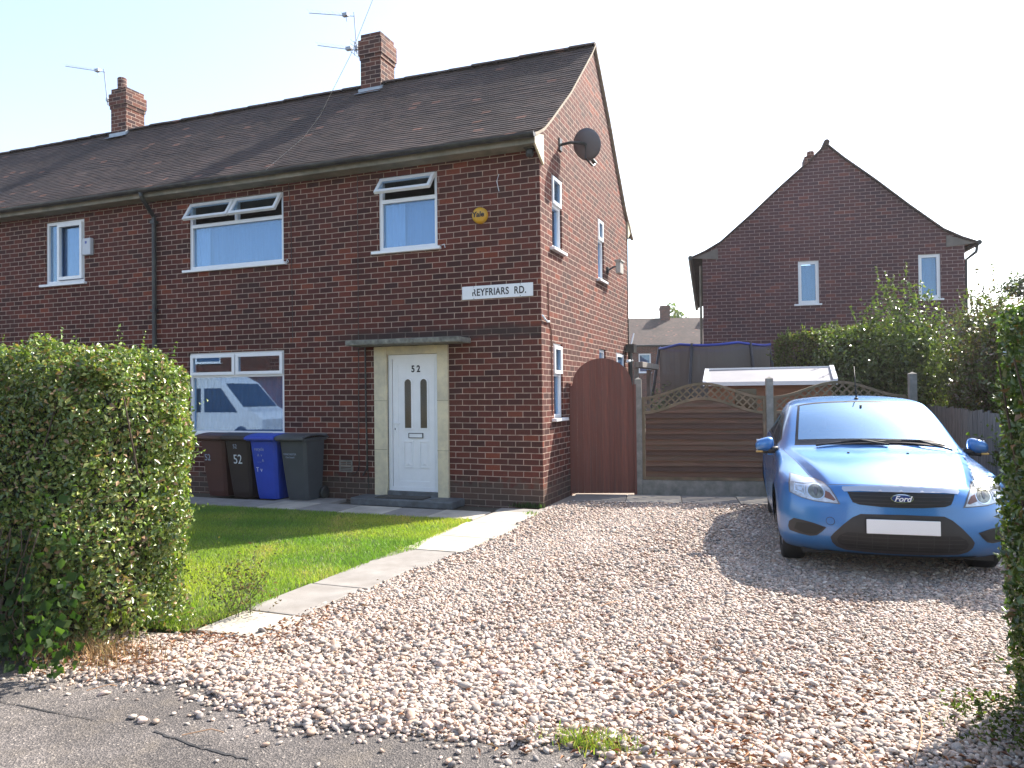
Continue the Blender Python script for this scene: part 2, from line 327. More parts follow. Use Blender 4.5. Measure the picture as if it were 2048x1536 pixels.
def pick(cols, w, n, var=0.25):
    c = np.array(cols)[RNG.choice(len(cols), n, p=np.array(w) / sum(w))]
    return np.clip(c * RNG.uniform(1 - var, 1 + var, (n, 1)), 0, 1)
def text(body, size, loc, rot, parent, mat, extrude=0.001, align='CENTER', shear=0.0, sx=1.0, name='lettering', space=1.0, bold=0.0):
    cu = bpy.data.curves.new(name, 'FONT'); cu.body = body; cu.size = size; cu.extrude = extrude; cu.align_x = align; cu.align_y = 'CENTER'
    cu.shear = shear; cu.space_character = space; cu.offset = bold
    tmp = bpy.data.objects.new('tmp', cu); COL.objects.link(tmp)
    me = bpy.data.meshes.new_from_object(tmp.evaluated_get(bpy.context.evaluated_depsgraph_get())); bpy.data.objects.remove(tmp); bpy.data.curves.remove(cu)
    me.materials.clear(); me.materials.append(mat); me.name = name
    o = link(name, me, parent); o.location = loc; o.rotation_euler = rot; o.scale = (sx, 1, 1)
    return o
FROT = (R(90), 0, 0)                      # text standing on a wall that faces -Y
def wall_cells(u0, u1, v0, v1, holes):
    us = sorted({u0, u1, *[h[0] for h in holes], *[h[1] for h in holes]}); vs = sorted({v0, v1, *[h[2] for h in holes], *[h[3] for h in holes]})
    us = [u for u in us if u0 <= u <= u1]; vs = [v for v in vs if v0 <= v <= v1]; out = []
    for a, b in zip(us, us[1:]):
        for c, d in zip(vs, vs[1:]):
            mu, mv = (a + b) / 2, (c + d) / 2
            if not any(h[0] < mu < h[1] and h[2] < mv < h[3] for h in holes): out.append((a, b, c, d))
    return out
def wall(mb, u0, u1, v0, v1, holes, reveal=0.11, mat=0):
    """one wall face at out=0 with openings and brick reveals"""
    for a, b, c, d in wall_cells(u0, u1, v0, v1, holes):
        mb.add([(a, 0, c), (b, 0, c), (b, 0, d), (a, 0, d)], [(0, 1, 2, 3)], mat)
    for a, b, c, d in holes:
        r = -reveal
        mb.add([(a, 0, c), (b, 0, c), (b, 0, d), (a, 0, d), (a, r, c), (b, r, c), (b, r, d), (a, r, d)], [(0, 4, 5, 1), (1, 5, 6, 2), (2, 6, 7, 3), (3, 7, 4, 0)], mat)
def bars(mb, u0, u1, v0, v1, w, d0, d1, mat=0):
    """a rectangular frame of bar width w between depths d0 (back) and d1 (front)"""
    mb.box(u0, u1, d0, d1, v0, v0 + w, mat); mb.box(u0, u1, d0, d1, v1 - w, v1, mat)
    mb.box(u0, u0 + w, d0, d1, v0 + w, v1 - w, mat); mb.box(u1 - w, u1, d0, d1, v0 + w, v1 - w, mat)
def window(parent, T, u0, u1, v0, v1, tops=(), split=None, opened=0.0, curtain='full', sill=True, w=0.055, side=None, sill_out=0.06, drape=None):
    """tops: u-ranges of top lights above height split; opened: angle of the top-hung sashes in degrees; side: a u splitting the frame"""
    dep = -0.03
    fb = MB(T); bars(fb, u0, u1, v0, v1, w, dep - 0.07, dep)
    if split: fb.box(u0 + w, u1 - w, dep - 0.07, dep + 0.001, split - w / 2, split + w / 2)
    for a, b in tops[:-1]: fb.box(b - w / 2, b + w / 2, dep - 0.07, dep, split + w / 2, v1 - w)
    if side: fb.box(side - w / 2, side + w / 2, dep - 0.07, dep, v0 + w, v1 - w)
    f = fb.build('window', MAT['upvc'], parent)
    g = MB(T); vt = (split - w / 2) if split else v1 - w
    g.box(u0 + w, u1 - w, dep - 0.045, dep - 0.035, v0 + w, vt)
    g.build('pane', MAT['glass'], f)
    for a, b in tops:
        s = MB(T); A = R(opened); piv = v1 - w * 0.6
        t = MB(); ww = 0.05
        aa, bb = a + (w * 0.6 if a == u0 else w * 0.25), b - (w * 0.6 if b == u1 else w * 0.25); lo = split + w * 0.2
        bars(t, aa, bb, lo, piv, ww, -0.005, 0.04); t.box(aa + ww, bb - ww, 0.01, 0.018, lo + ww, piv - ww, 1)
        for (x, y, z) in t.v:
            dz = piv - z
            s.v.append(tuple(T @ Vector((x, dep + y * math.cos(A) + dz * math.sin(A), piv - dz * math.cos(A) + y * math.sin(A)))))
        s.f = t.f; s.m = t.m
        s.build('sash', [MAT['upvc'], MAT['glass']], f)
    if sill:
        s = MB(T); s.box(u0 - 0.10, u1 + 0.06, dep - 0.02, sill_out, v0 - 0.045, v0 - 0.002, bev=0.006); s.build('sill', MAT['upvc'], f)
    if curtain:
        c = MB(T); n = max(8, int((u1 - u0 + 0.5) * (26 if curtain != 'blind' else 22))); top = vt if split else v1 - w
        us = np.linspace(u0 - 0.25, u1 + 0.25, n); pts = []
        for i, u in enumerate(us):
            if curtain == 'blind': d = -0.16 + (0.010 if i % 2 else 0)
            else: d = -0.19 + 0.012 * math.sin(i * 2.1) * (1 if i < n * 0.45 else 0.3) + 0.006 * math.sin(i * 0.7)
            pts.append((u, d))
        rng_ = [(0, n - 1)] if curtain != 'pair' else [(0, int(n * 0.3)), (int(n * 0.75), n - 1)]
        for a, b in rng_:
            for i in range(a, b):
                (p, d), (q, e) = pts[i], pts[i + 1]
                c.add([(p, d, v0), (q, e, v0), (q, e, top), (p, d, top)], [(0, 1, 2, 3)])
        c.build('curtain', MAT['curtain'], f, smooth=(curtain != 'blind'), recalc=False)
        if drape:
            c = MB(T); a, b = drape; n = int((b - a) * 60); us = np.linspace(a, b, n)
            for i in range(n - 1):
                d0, d1 = (-0.135 + 0.014 * math.sin(k * 0.95) for k in (i, i + 1)); c.add([(us[i], d0, v0), (us[i + 1], d1, v0), (us[i + 1], d1, top), (us[i], d0, top)], [(0, 1, 2, 3)])
            c.build('drape', MAT['drape'], f, smooth=True, recalc=False)
    return f
def roof_slope(mb, prof, x0, x1, gauge=0.1, nseg=40, mat=0, seed=1):
    """stepped tile courses up a polyline prof [(y,z)...] from eave to ridge, between x0 and x1"""
    P = [Vector((0, y, z)) for y, z in prof]; L = [0]
    for a, b in zip(P, P[1:]): L.append(L[-1] + (b - a).length)
    def at(s):
        for i in range(len(P) - 1):
            if s <= L[i + 1] or i == len(P) - 2:
                d = (P[i + 1] - P[i]); t = (s - L[i]) / d.length; n = Vector((0, -d.z, d.y)).normalized()
                if n.z < 0: n = -n
                return P[i] + d * t, n
    xs = np.linspace(x0, x1, nseg + 1); r = random.Random(seed)
    sag = [0.006 * math.sin(x * 1.7 + seed) + 0.004 * math.sin(x * 4.1) for x in xs]
    n = int(L[-1] / gauge); g = L[-1] / n
    for k in range(n):
        (p0, n0), (p1, n1) = at(k * g), at((k + 1) * g); j = [r.uniform(-0.0025, 0.0025) for _ in xs]
        V = []
        for i, x in enumerate(xs):
            o = Vector((x, 0, sag[i])); V += [p0 + n0 * 0.004 + o, p0 + n0 * (0.0145 + j[i]) + o, p1 + n1 * (0.005) + o]
        F = []
        for i in range(nseg):
            a, b = i * 3, (i + 1) * 3; F += [(a, b, b + 1, a + 1), (a + 1, b + 1, b + 2, a + 2)]
        mb.add(V, F, mat)
    return L[-1]
def slope_uv(me, prof_axis='y'):
    """u along x, v along the slope (by course, from height and depth)"""
    uvl = me.uv_layers['UVMap']
    co = np.empty(len(me.vertices) * 3); me.vertices.foreach_get('co', co); co = co.reshape(-1, 3)
    vi = np.empty(len(me.loops), dtype=np.int64); me.loops.foreach_get('vertex_index', vi); p = co[vi]
    uv = np.stack([p[:, 0], p[:, 2] * 1.5], 1); uvl.data.foreach_set('uv', uv.astype(np.float32).ravel())

# ================================================================== ground, paths, road
def asphalt_mat():
    m, nt, b = _new('asphalt'); tc = _n(nt, 'ShaderNodeTexCoord'); v = tc.outputs['Object']
    vo = _n(nt, 'ShaderNodeTexVoronoi'); vo.inputs['Scale'].default_value = 120; nt.links.new(v, vo.inputs['Vector'])
    hs = ramp(nt, vo.outputs['Color'], [(0.0, (0.036, 0.032, 0.030)), (0.5, (0.068, 0.060, 0.056)), (0.85, (0.115, 0.10, 0.09)), (1.0, (0.28, 0.245, 0.21))])
    big = noise(nt, v, 0.9, 6, 0.65); c = mix_rgb(nt, 1.0, hs, ramp(nt, big, [(0.3, 0.9), (0.5, 1.3), (0.66, 2.3)]), 'MULTIPLY')
    dirt = noise(nt, v, 3.1, 6, 0.7); c = mix_rgb(nt, ramp(nt, dirt, [(0.52, 0.0), (0.75, 0.5)]), c, (0.20, 0.165, 0.125))
    nt.links.new(c, b.inputs['Base Color']); b.inputs['Roughness'].default_value = 0.8
    bump(nt, b, vo.outputs['Distance'], 0.8, 0.006); return m
MAT['asphalt'] = asphalt_mat()
def soil(name, a, c2, sc=30):
    m, nt, b = _new(name); tc = _n(nt, 'ShaderNodeTexCoord'); v = tc.outputs['Object']
    f = noise(nt, v, sc, 6, 0.7); c = ramp(nt, f, [(0.3, a), (0.7, c2)]); nt.links.new(c, b.inputs['Base Color']); b.inputs['Roughness'].default_value = 0.9
    bump(nt, b, f, 0.8, 0.02); return m
MAT['soil'] = soil('soil', (0.05, 0.042, 0.03), (0.10, 0.08, 0.055))
MAT['gravel_bed'] = soil('gravel_bed', (0.22, 0.185, 0.155), (0.42, 0.355, 0.30), 55)
MAT['lawn'] = soil('lawn_soil', (0.05, 0.075, 0.02), (0.10, 0.14, 0.035), 25)

g = MB(); g.box(-80, 80, -80, 80, -0.5, -0.03); tagset(g.build('ground', MAT['soil']), kind='structure')
g = MB(); g.box(-60, 60, -9.1, -6.35, -0.4, -0.012)
tagset(g.build('pavement', MAT['asphalt']), kind='structure')
g = MB(); g.box(-60, 60, -15.2, -9.25, -0.4, -0.13); tagset(g.build('road', MAT['asphalt']), kind='structure')
g = MB(); g.box(-60, 60, -9.25, -9.1, -0.4, -0.008, bev=0.015); tagset(g.build('kerb', MAT['concrete']), kind='structure')
# old trench seams in the pavement
MAT['seam'] = M('tar_seam', (0.035, 0.034, 0.036), 0.8, bmp=0.6, bscale=90)
def seam(pts, w):
    mb = MB(); rr = random.Random(3)
    for (a, b) in zip(pts, pts[1:]):
        a = Vector((*a, 0)); b = Vector((*b, 0)); n = 10; d = (b - a); q = Vector((-d.y, d.x, 0)).normalized()
        L = []
        for i in range(n + 1):
            p = a + d * i / n + q * rr.uniform(-0.006, 0.006); hw = w * rr.uniform(0.5, 1.3) / 2
            L += [(p + q * hw) + Vector((0, 0, -0.008)), (p - q * hw) + Vector((0, 0, -0.008))]
        mb.add(L, [(2 * i, 2 * i + 1, 2 * i + 3, 2 * i + 2) for i in range(n)])
    return mb
s1 = seam([(0.44, -6.93), (0.75, -6.985), (1.05, -7.0)], 0.013); s2 = seam([(-2.5, -7.06), (-0.61, -6.95), (0.06, -6.945)], 0.008)
s1.v += [v for v in s2.v]; nb = len(s1.v) - len(s2.v); s1.f += [tuple(i + nb for i in f) for f in s2.f]; s1.m += s2.m
tagset(s1.build('pavement_seam', MAT['seam'], recalc=False), kind='structure')
# lawn soil and gravel bed (irregular front edge over the pavement)
g = MB(); g.box(-9, -0.42, -5.75, -1.28, -0.2, 0.005); tagset(g.build('lawn_soil', MAT['lawn']), kind='structure')
GRAV_EDGE = [(-1.2, -6.42), (-0.85, -6.60), (-0.55, -6.59), (-0.22, -6.53), (0.05, -6.44), (0.29, -6.43), (0.45, -6.54), (0.65, -6.60), (0.89, -6.67), (1.05, -6.63), (1.66, -6.54), (2.13, -6.46), (2.35, -6.36), (2.55, -6.52), (2.9, -6.62), (3.6, -6.8), (4.6, -6.85), (5.6, -6.7)]
g = MB(); poly = [(x, y, 0.0) for x, y in GRAV_EDGE] + [(5.6, 1.9, 0), (-0.02, 1.9, 0), (-0.02, -5.7, 0), (-1.0, -5.9, 0)]
poly = [(x, y, -0.009 if y < -5.9 else 0.0) for x, y, z in poly]; g.prism(poly, (0, 0, -0.1)); tagset(g.build('gravel_bed', MAT['gravel_bed']), kind='structure')
# slabs: path to the pavement, row along the house, row along the fence
g = MB(); rr = random.Random(5)
def slab(x0, x1, y0, y1, z=0.02, mat=0):
    t = rr.uniform(-0.004, 0.004); mb = MB(); mb.box(x0 + 0.006, x1 - 0.006, y0 + 0.006, y1 - 0.006, -0.05, z + t, bev=0.006)
    a = rr.uniform(-0.012, 0.012); cx, cy = (x0 + x1) / 2, (y0 + y1) / 2
    g.add([(cx + (x - cx) * math.cos(a) - (y - cy) * math.sin(a), cy + (x - cx) * math.sin(a) + (y - cy) * math.cos(a), zz) for x, y, zz in mb.v], mb.f, mat)
ys = [-0.52, -1.44, -2.3, -3.02, -3.72, -4.5, -5.28, -5.76]
for i, (a, b) in enumerate(zip(ys, ys[1:])):
    xr = [0.12, 0.22, 0.19, 0.14, 0.07, 0.02, 0.05][i]; slab(-0.46 - 0.02 * (i % 2), xr, b, a, 0.022, 1 if i in (3, 4, 5) else 0)
for i in range(8):
    x1 = -0.5 - i * 0.66; slab(x1 - 0.66, x1, -1.22 - 0.02 * (i % 3), -0.62, 0.018, i % 2 if i < 6 else 1)
slab(-0.5, 0.12, -0.52, -0.28, 0.02, 1); slab(-4.0, -3.05, -0.6, -0.12, 0.016, 1)
DX, DY = 0.98458, 0.17491
tagset(g.build('path', [MAT['slab'], MAT['slab_grey']]), kind='structure')
g = MB()
for i in range(6):
    a = -0.95 + i * 0.78
    mb = MB(); mb.box(a, a + 0.77, -0.86, -0.13, -0.05, 0.02 + rr.uniform(-0.004, 0.004), bev=0.006)
    g.add([(0.976 + x * DX - y * DY, 1.649 + x * DY + y * DX, z) for x, y, z in mb.v], mb.f, i % 2)
tagset(g.build('fence_path', [MAT['slab_grey'], MAT['slab']]), kind='structure')

# ================================================================== the end terrace house and its neighbour
FP = [(-0.30, 5.02), (-0.18, 5.067), (0.095, 5.21), (0.386, 5.42), (1.39, 6.19), (2.7, 7.36), (2.93, 7.60)]
RP = [(5.85, 4.78), (5.7, 4.86), (5.2, 5.24), (4.5, 5.98), (3.93, 6.62), (3.2, 7.34), (2.93, 7.60)]
def chimney(parent, x0, x1, y0, y1, z0, zc, z1, pot, skirt=True):
    m = MB(); m.box(x0, x1, y0, y1, z0, zc); e = 0.035
    m.box(x0 - e * 0.5, x1 + e * 0.5, y0 - e * 0.5, y1 + e * 0.5, zc, zc + 0.08); m.box(x0 - e, x1 + e, y0 - e, y1 + e, zc + 0.08, z1 - 0.12); m.box(x0 + 0.005, x1 - 0.005, y0 + 0.005, y1 - 0.005, z1 - 0.12, z1)
    c = m.build('chimney', MAT['brick_stack'], parent)
    m = MB(); cx, cy = (x0 + x1) / 2 + pot[0], (y0 + y1) / 2 + pot[1]
    m.lathe([(0.02, pot[2] + 0.02), (0.085, pot[2]), (0.10, pot[2] - 0.02), (0.095, 0.0), (0.13, -0.03)], (cx, cy, z1), seg=14)
    m.build('chimney_pot', MAT['brick_stack'] if pot[2] > 0.15 else MAT['concrete'], c, smooth=True)
    m = MB(); zf = z0 + 0.40
    m.add([(x0 - 0.05, y0 - 0.012, zf), (x1 + 0.04, y0 - 0.012, zf), (x1 + 0.04, y0 - 0.012, zf - 0.07), (x0 - 0.05, y0 - 0.012, zf - 0.07), (x1 + 0.03, y0 - 0.16, zf - 0.155), (x0 - 0.08, y0 - 0.16, zf - 0.155)], [(0, 1, 2, 3), (3, 2, 4, 5)])
    m.add([(x1 + 0.012, y0 - 0.03, zf), (x1 + 0.012, y0 + 0.22, zf + 0.16), (x1 + 0.012, y0 + 0.22, zf + 0.08), (x1 + 0.012, y0 - 0.03, zf - 0.10)], [(0, 1, 2, 3)])
    m.build('flashing', MAT['lead'], c, recalc=False)
    return c
def terrace_house(name, label, x0, x1, front_holes, gable_holes=(), verge=False, seed=1):
    root = thing(name, label, 'house', ((x0 + x1) / 2, 2.7, 0)); ox, oy = (x0 + x1) / 2, 2.7
    OFF = Matrix.Translation((-ox, -oy, 0))
    class LMB(MB):
        def __init__(s, T=None): super().__init__(OFF @ T if T is not None else OFF)
    m = LMB(FRONT); wall(m, x0, x1, -0.05, 4.95, front_holes); m.build('wall', MAT['brick_front' if verge else 'brick'], root, recalc=False)
    m = LMB(); m.box(x0, x1, 5.40, 5.5, 0, 4.95); m.build('wall', MAT['brick'], root)
    if verge:
        m = LMB(GABLE); wall(m, 0, 5.5, -0.05, 4.95, gable_holes)
        poly = [(0, 4.95), (5.5, 4.95), (5.5, 4.98)] + [(y, z - 0.03) for y, z in RP[2:-1]] + [(2.93, 7.565)] + [(y, z - 0.03) for y, z in FP[-2:1:-1]] + [(0, 5.13)]
        m.add([(y, 0, z) for y, z in poly], [tuple(range(len(poly)))]); m.T = OFF @ GABLE
        m.build('gable_wall', MAT['brick'], root, recalc=False)
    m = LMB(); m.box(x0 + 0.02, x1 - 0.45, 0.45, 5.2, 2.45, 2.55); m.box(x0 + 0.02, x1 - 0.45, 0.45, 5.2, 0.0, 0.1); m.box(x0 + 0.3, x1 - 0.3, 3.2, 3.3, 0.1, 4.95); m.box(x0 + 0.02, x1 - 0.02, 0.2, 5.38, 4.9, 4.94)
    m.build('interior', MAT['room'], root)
    xe = x1 + 0.05 if verge else x1
    m = LMB(); roof_slope(m, FP, x0, xe, nseg=max(20, int((xe - x0) * 6)), seed=seed)
    rp = [(y, z) for y, z in RP]; m2 = MB(); roof_slope(m2, [(-y, z) for y, z in rp], x0, xe, nseg=24, seed=seed + 3)
    m.add([(x, -y, z) for x, y, z in m2.v], m2.f)
    rf = m.build('roof', MAT['tile'], root, recalc=False); slope_uv(rf.data)
    m = LMB(); n = int((xe - x0) / 0.45); r_ = random.Random(seed)
    for i in range(n):
        a = x0 + (xe - x0) * i / n; b = a + (xe - x0) / n; dz = r_.uniform(-0.006, 0.006)
        V = []; K = 7
        for (x, rad) in ((a, 0.115), (b - 0.004, 0.105)):
            for k in range(K): t = math.pi * (0.06 + 0.88 * k / (K - 1)); V.append((x, 2.93 - rad * math.cos(t), 7.555 + dz + rad * 0.78 * math.sin(t)))
        m.add(V, [(k, k + 1, K + k + 1, K + k) for k in range(K - 1)] + [tuple(range(K)), tuple(range(K, 2 * K))])
    rd = m.build('ridge', MAT['tile'], rf, recalc=False); slope_uv(rd.data)
    if verge:
        m = LMB()
        for P in (FP, RP):
            for (a, b) in zip(P, P[1:]):
                m.add([(x1 - 0.01, a[0], a[1] - 0.035), (x1 + 0.048, a[0], a[1] - 0.035), (x1 + 0.048, a[0], a[1] + 0.008), (x1 - 0.01, a[0], a[1] + 0.008),
                       (x1 - 0.01, b[0], b[1] - 0.035), (x1 + 0.048, b[0], b[1] - 0.035), (x1 + 0.048, b[0], b[1] + 0.008), (x1 - 0.01, b[0], b[1] + 0.008)], [(0, 1, 5, 4), (1, 2, 6, 5), (2, 3, 7, 6), (0, 3, 2, 1), (4, 5, 6, 7)])
        m.build('verge', MAT['mortar'], rf)
        for ya, yb, s in ((-0.27, 0.10, 1), (5.72, 5.42, -1)):
            m = LMB(); m.prism([(x1 + 0.001, ya, 4.90), (x1 + 0.001, yb, 4.70), (x1 + 0.001, yb, 5.12), (x1 + 0.001, ya, 5.02)], (0.03, 0, 0)); m.build('kneeler', MAT['cream'], root)
    m = LMB(); m.box(x0, x1 + (0.02 if verge else 0), -0.255, -0.002, 4.895, 4.915); m.build('soffit', MAT['fascia'], root)
    m = LMB(); m.box(x0, x1 + (0.02 if verge else 0), -0.28, -0.256, 4.89, 5.0); m.build('fascia', MAT['fascia'], root)
    m = LMB(); V = []; K = 9; xs = np.linspace(x0, xe, 12)
    for x in xs:
        for k in range(K): t = math.pi * k / (K - 1); V.append((x, -0.342 - 0.058 * math.cos(t), 5.012 - 0.062 * math.sin(t)))
    m.add(V, [(i * K + k, i * K + k + 1, (i + 1) * K + k + 1, (i + 1) * K + k) for i in range(len(xs) - 1) for k in range(K - 1)] + [tuple(range(K)), tuple(range((len(xs) - 1) * K, len(xs) * K))])
    m.build('gutter', MAT['black'], root, smooth=False)
    return root, OFF, LMB

# ---- number 52
W2, W3, W4, DR = (-6.19, -4.27, 3.665, 4.78), (-2.545, -1.567, 3.69, 4.785), (-6.20, -4.275, 0.945, 2.28), (-2.41, -1.575, 0.10, 2.19)
G1, G2, G3, G4, G5 = (0.52, 0.99, 3.64, 4.72), (3.09, 3.50, 3.55, 4.65), (0.52, 0.95, 1.20, 2.275), (3.10, 3.55, 1.5, 2.33), (4.35, 5.0, 1.2, 2.33)
H52, OFF, LMB = terrace_house('end_terrace_house', 'red brick end of terrace house with white front door and gable in sun', -6.95, 0.0, [W2, W3, W4, DR], [G1, G2, G3, G4, G5], True, 1)
FT, GT = OFF @ FRONT, OFF @ GABLE
window(H52, FT, *W2, tops=[(W2[0], -5.23), (-5.23, W2[1])], split=4.395, opened=33, drape=(-6.30, -5.87))
window(H52, FT, *W3, tops=[(W3[0], W3[1])], split=4.43, opened=38, drape=(-2.62, -2.17))
window(H52, FT, *W4, tops=[(W4[0], -5.24), (-5.24, W4[1])], split=1.90, curtain='blind', sill=True)
window(H52, GT, *G1, tops=[(G1[0], G1[1])], split=4.28, sill_out=0.07)
window(H52, GT, *G2, tops=[(G2[0], G2[1])], split=4.25, sill_out=0.07)
window(H52, GT, *G3, tops=[(G3[0], G3[1])], split=1.83, sill_out=0.07)
window(H52, GT, *G4, sill=False); window(H52, GT, *G5, tops=[(G5[0], G5[1])], split=2.0)
chimney(H52, -4.61 + 3.475, -4.16 + 3.475, 2.78 - 2.7, 3.30 - 2.7, 7.10, 8.06, 8.56, (0.05, 0.0, 0.09))
# door, surround, canopy
m = LMB(FRONT); m.box(-2.62, -2.41, -0.05, 0.045, 0.06, 2.27, bev=0.008); m.box(-1.575, -1.405, -0.05, 0.045, 0.06, 2.27, bev=0.008); m.box(-2.409, -1.576, -0.05, 0.035, 2.15, 2.27, bev=0.006)
for z in (0.75, 1.47): m.box(-2.621, -2.409, 0.03, 0.0465, z, z + 0.006, 1); m.box(-1.576, -1.404, 0.03, 0.0465, z, z + 0.006, 1)
m.build('door_surround', [MAT['cream'], MAT['fascia']], H52)
m = LMB(FRONT); m.box(-2.405, -1.58, -0.06, 0.03, 0.05, 0.145); m.build('threshold', MAT['step'], H52)
m = LMB(FRONT); bars(m, -2.405, -1.58, 0.15, 2.145, 0.06, -0.07, -0.012); dfm = m.build('door_frame', MAT['upvc'], H52)
m = LMB(FRONT); L0, L1 = -2.34, -1.645; m.box(L0, L1, -0.06, -0.028, 0.205, 2.09)
bars(m, L0 + 0.005, L1 - 0.005, 0.21, 2.085, 0.085, -0.03, -0.02)
def arch_ring(mb, u0, u1, z0, z1, w, d0, d1, mat=0, K=10):
    r = (u1 - u0) / 2; cu = (u0 + u1) / 2
    def pth(e): return [(u0 - e, z0 - e)] + [(u0 - e, z1 - r)] + [(cu - (r + e) * math.cos(math.pi * k / K), z1 - r + (r + e) * math.sin(math.pi * k / K)) for k in range(1, K)] + [(u1 + e, z1 - r), (u1 + e, z0 - e)]
    A, B = pth(0), pth(w); n = len(A)
    V = [(u, d0, z) for u, z in A] + [(u, d1, z) for u, z in A] + [(u, d0, z) for u, z in B] + [(u, d1, z) for u, z in B]
    F = []
    for i in range(n):
        j = (i + 1) % n; F += [(n + i, n + j, 3 * n + j, 3 * n + i), (i, j, n + j, n + i), (2 * n + i, 3 * n + i, 3 * n + j, 2 * n + j)]
    mb.add(V, F, mat); return A
panes = []
for u0, u1 in ((-2.14, -2.028), (-1.88, -1.768)): panes.append(arch_ring(m, u0, u1, 1.07, 1.785, 0.022, -0.029, -0.012))
for u0, u1 in ((-2.165, -1.998), (-1.905, -1.735)):
    bars(m, u0, u1, 0.49, 0.885, 0.018, -0.03, -0.016); m.box(u0 + 0.03, u1 - 0.03, -0.03, -0.02, 0.52, 0.855, bev=0.004)
    m.add([(u0 + 0.05, -0.0195, 0.53), (u1 - 0.05, -0.0195, 0.53), ((u0 + u1) / 2, -0.0195, 0.66), ((u0 + u1) / 2, -0.012, 0.56)], [(0, 1, 3), (1, 2, 3), (2, 0, 3)])
dr = m.build('door', MAT['upvc'], H52)
for A in panes:
    m = LMB(FRONT); m.add([(u, -0.0265, z) for u, z in A], [tuple(range(len(A)))]); m.build('door_pane', MAT['glass_dark'], dr, recalc=False)
m = LMB(FRONT); bars(m, -2.075, -1.84, 0.925, 0.998, 0.009, -0.03, -0.008); m.box(-2.066, -1.849, -0.03, -0.014, 0.934, 0.989, 1)
m.build('letterbox', [MAT['dark_metal'], MAT['upvc']], dr)
m = LMB(FRONT); m.box(-2.315, -2.28, -0.028, -0.014, 0.99, 1.17, bev=0.004); m.tube([(-2.297, -0.012, 1.14), (-2.297, 0.02, 1.14), (-2.20, 0.024, 1.14)], 0.009); m.box(-2.303, -2.291, -0.013, -0.010, 1.04, 1.07, 1)
m.build('door_handle', [MAT['upvc'], MAT['dark_metal']], dr)
text('5 2', 0.135, (-1.955 + 3.475, 0.026 - 2.7, 1.93), FROT, dr, MAT['letter_black'], 0.002, sx=0.85, name='house_number', bold=0.004)
m = LMB(); rs = random.Random(2)
m.box(-2.86, -1.05, -0.43, 0.0, 2.275, 2.35, bev=0.012); m.build('door_canopy', MAT['canopy'], H52)
m = LMB(); m.box(-2.80, -1.17, -0.42, 0.0, -0.02, 0.085, bev=0.015); m.build('doorstep', MAT['step'], H52)
def cable(T, pts, r, mt): m = LMB(T); m.tube(pts, r, 6); m.build('cable', MAT[mt], H52)
cable(FRONT, [(-2.905, 0.012, 2.27), (-2.905, 0.012, 1.5), (-2.915, 0.012, 0.9), (-2.905, 0.012, 0.52), (-2.93, 0.012, 0.42), (-3.02, 0.012, 0.37)], 0.007, 'black')
cable(FRONT, [(-2.785, 0.014, 2.27), (-2.78, 0.014, 1.3), (-2.765, 0.014, 0.75), (-2.775, 0.014, 0.45), (-2.84, 0.014, 0.36)], 0.012, 'black')
cable(FRONT, [(-2.77, 0.012, 0.8), (-2.74, 0.012, 0.1)], 0.006, 'black')
cable(FRONT, [(-2.9, 0.008, 4.87), (-2.905, 0.008, 2.36)], 0.004, 'black'); cable(FRONT, [(-4.16, 0.008, 4.88), (-4.12, 0.008, 4.4), (-4.1, 0.008, 2.4)], 0.004, 'black')
cable(FRONT, [(-0.60, 0.008, 4.62), (-0.63, 0.012, 4.52), (-0.60, 0.008, 4.38)], 0.005, 'letter_white')
cable(FRONT, [(-4.21, 0.01, 3.66), (-4.19, 0.015, 3.70), (-4.17, 0.012, 3.67), (-4.19, 0.01, 3.64)], 0.006, 'letter_white'); cable(FRONT, [(-1.49, 0.02, 3.70), (-1.45, 0.02, 3.71), (-1.44, 0.014, 3.66)], 0.006, 'letter_white')
cable(GABLE, [(0.0, 0.02, 2.62), (0.05, 0.03, 2.58), (0.2, 0.02, 2.55), (0.28, 0.02, 2.56)], 0.014, 'letter_white')
m = LMB(GABLE); m.tube([(0.28, 0.01, 3.1), (0.30, 0.01, 2.55), (0.40, 0.01, 2.45), (0.42, 0.01, 1.25)], 0.008, 6); m.build('cable', MAT['gate'], H52)
m = LMB(FRONT); bars(m, -3.26, -3.03, 0.40, 0.58, 0.018, -0.01, 0.012)
for i in range(6): m.box(-3.242, -3.048, -0.01, 0.008, 0.427 + i * 0.024, 0.439 + i * 0.024)
m.box(-3.243, -3.047, -0.02, -0.01, 0.42, 0.56, 1); m.build('air_vent', [MAT['concrete'], MAT['black']], H52)
m = LMB(); m.tube([(-7.19 + 0.30, -0.34, 4.97), (-6.87, -0.34, 4.90), (-6.87, -0.30, 4.84), (-6.90, -0.06, 4.62), (-6.90, -0.055, 4.5), (-6.90, -0.055, 0.05)], 0.036, 10)
for z in (4.5, 3.0, 1.2): m.box(-6.945, -6.855, -0.10, -0.0, z, z + 0.05)
m.build('downpipe', MAT['black'], H52, smooth=False)
m = LMB(GABLE); m.tube([(5.2, 0.09, 2.42), (5.2, 0.09, 0.0)], 0.045, 10); m.box(5.08, 5.34, 0.02, 0.19, 2.36, 2.52); m.tube([(5.22, 0.10, 2.52), (5.30, 0.14, 2.75)], 0.02, 8, 1); m.tube([(5.0, 0.08, 2.18), (5.3, 0.10, 2.20)], 0.03, 8, 1)
m.build('waste_pipe', [MAT['black'], MAT['upvc']], H52)

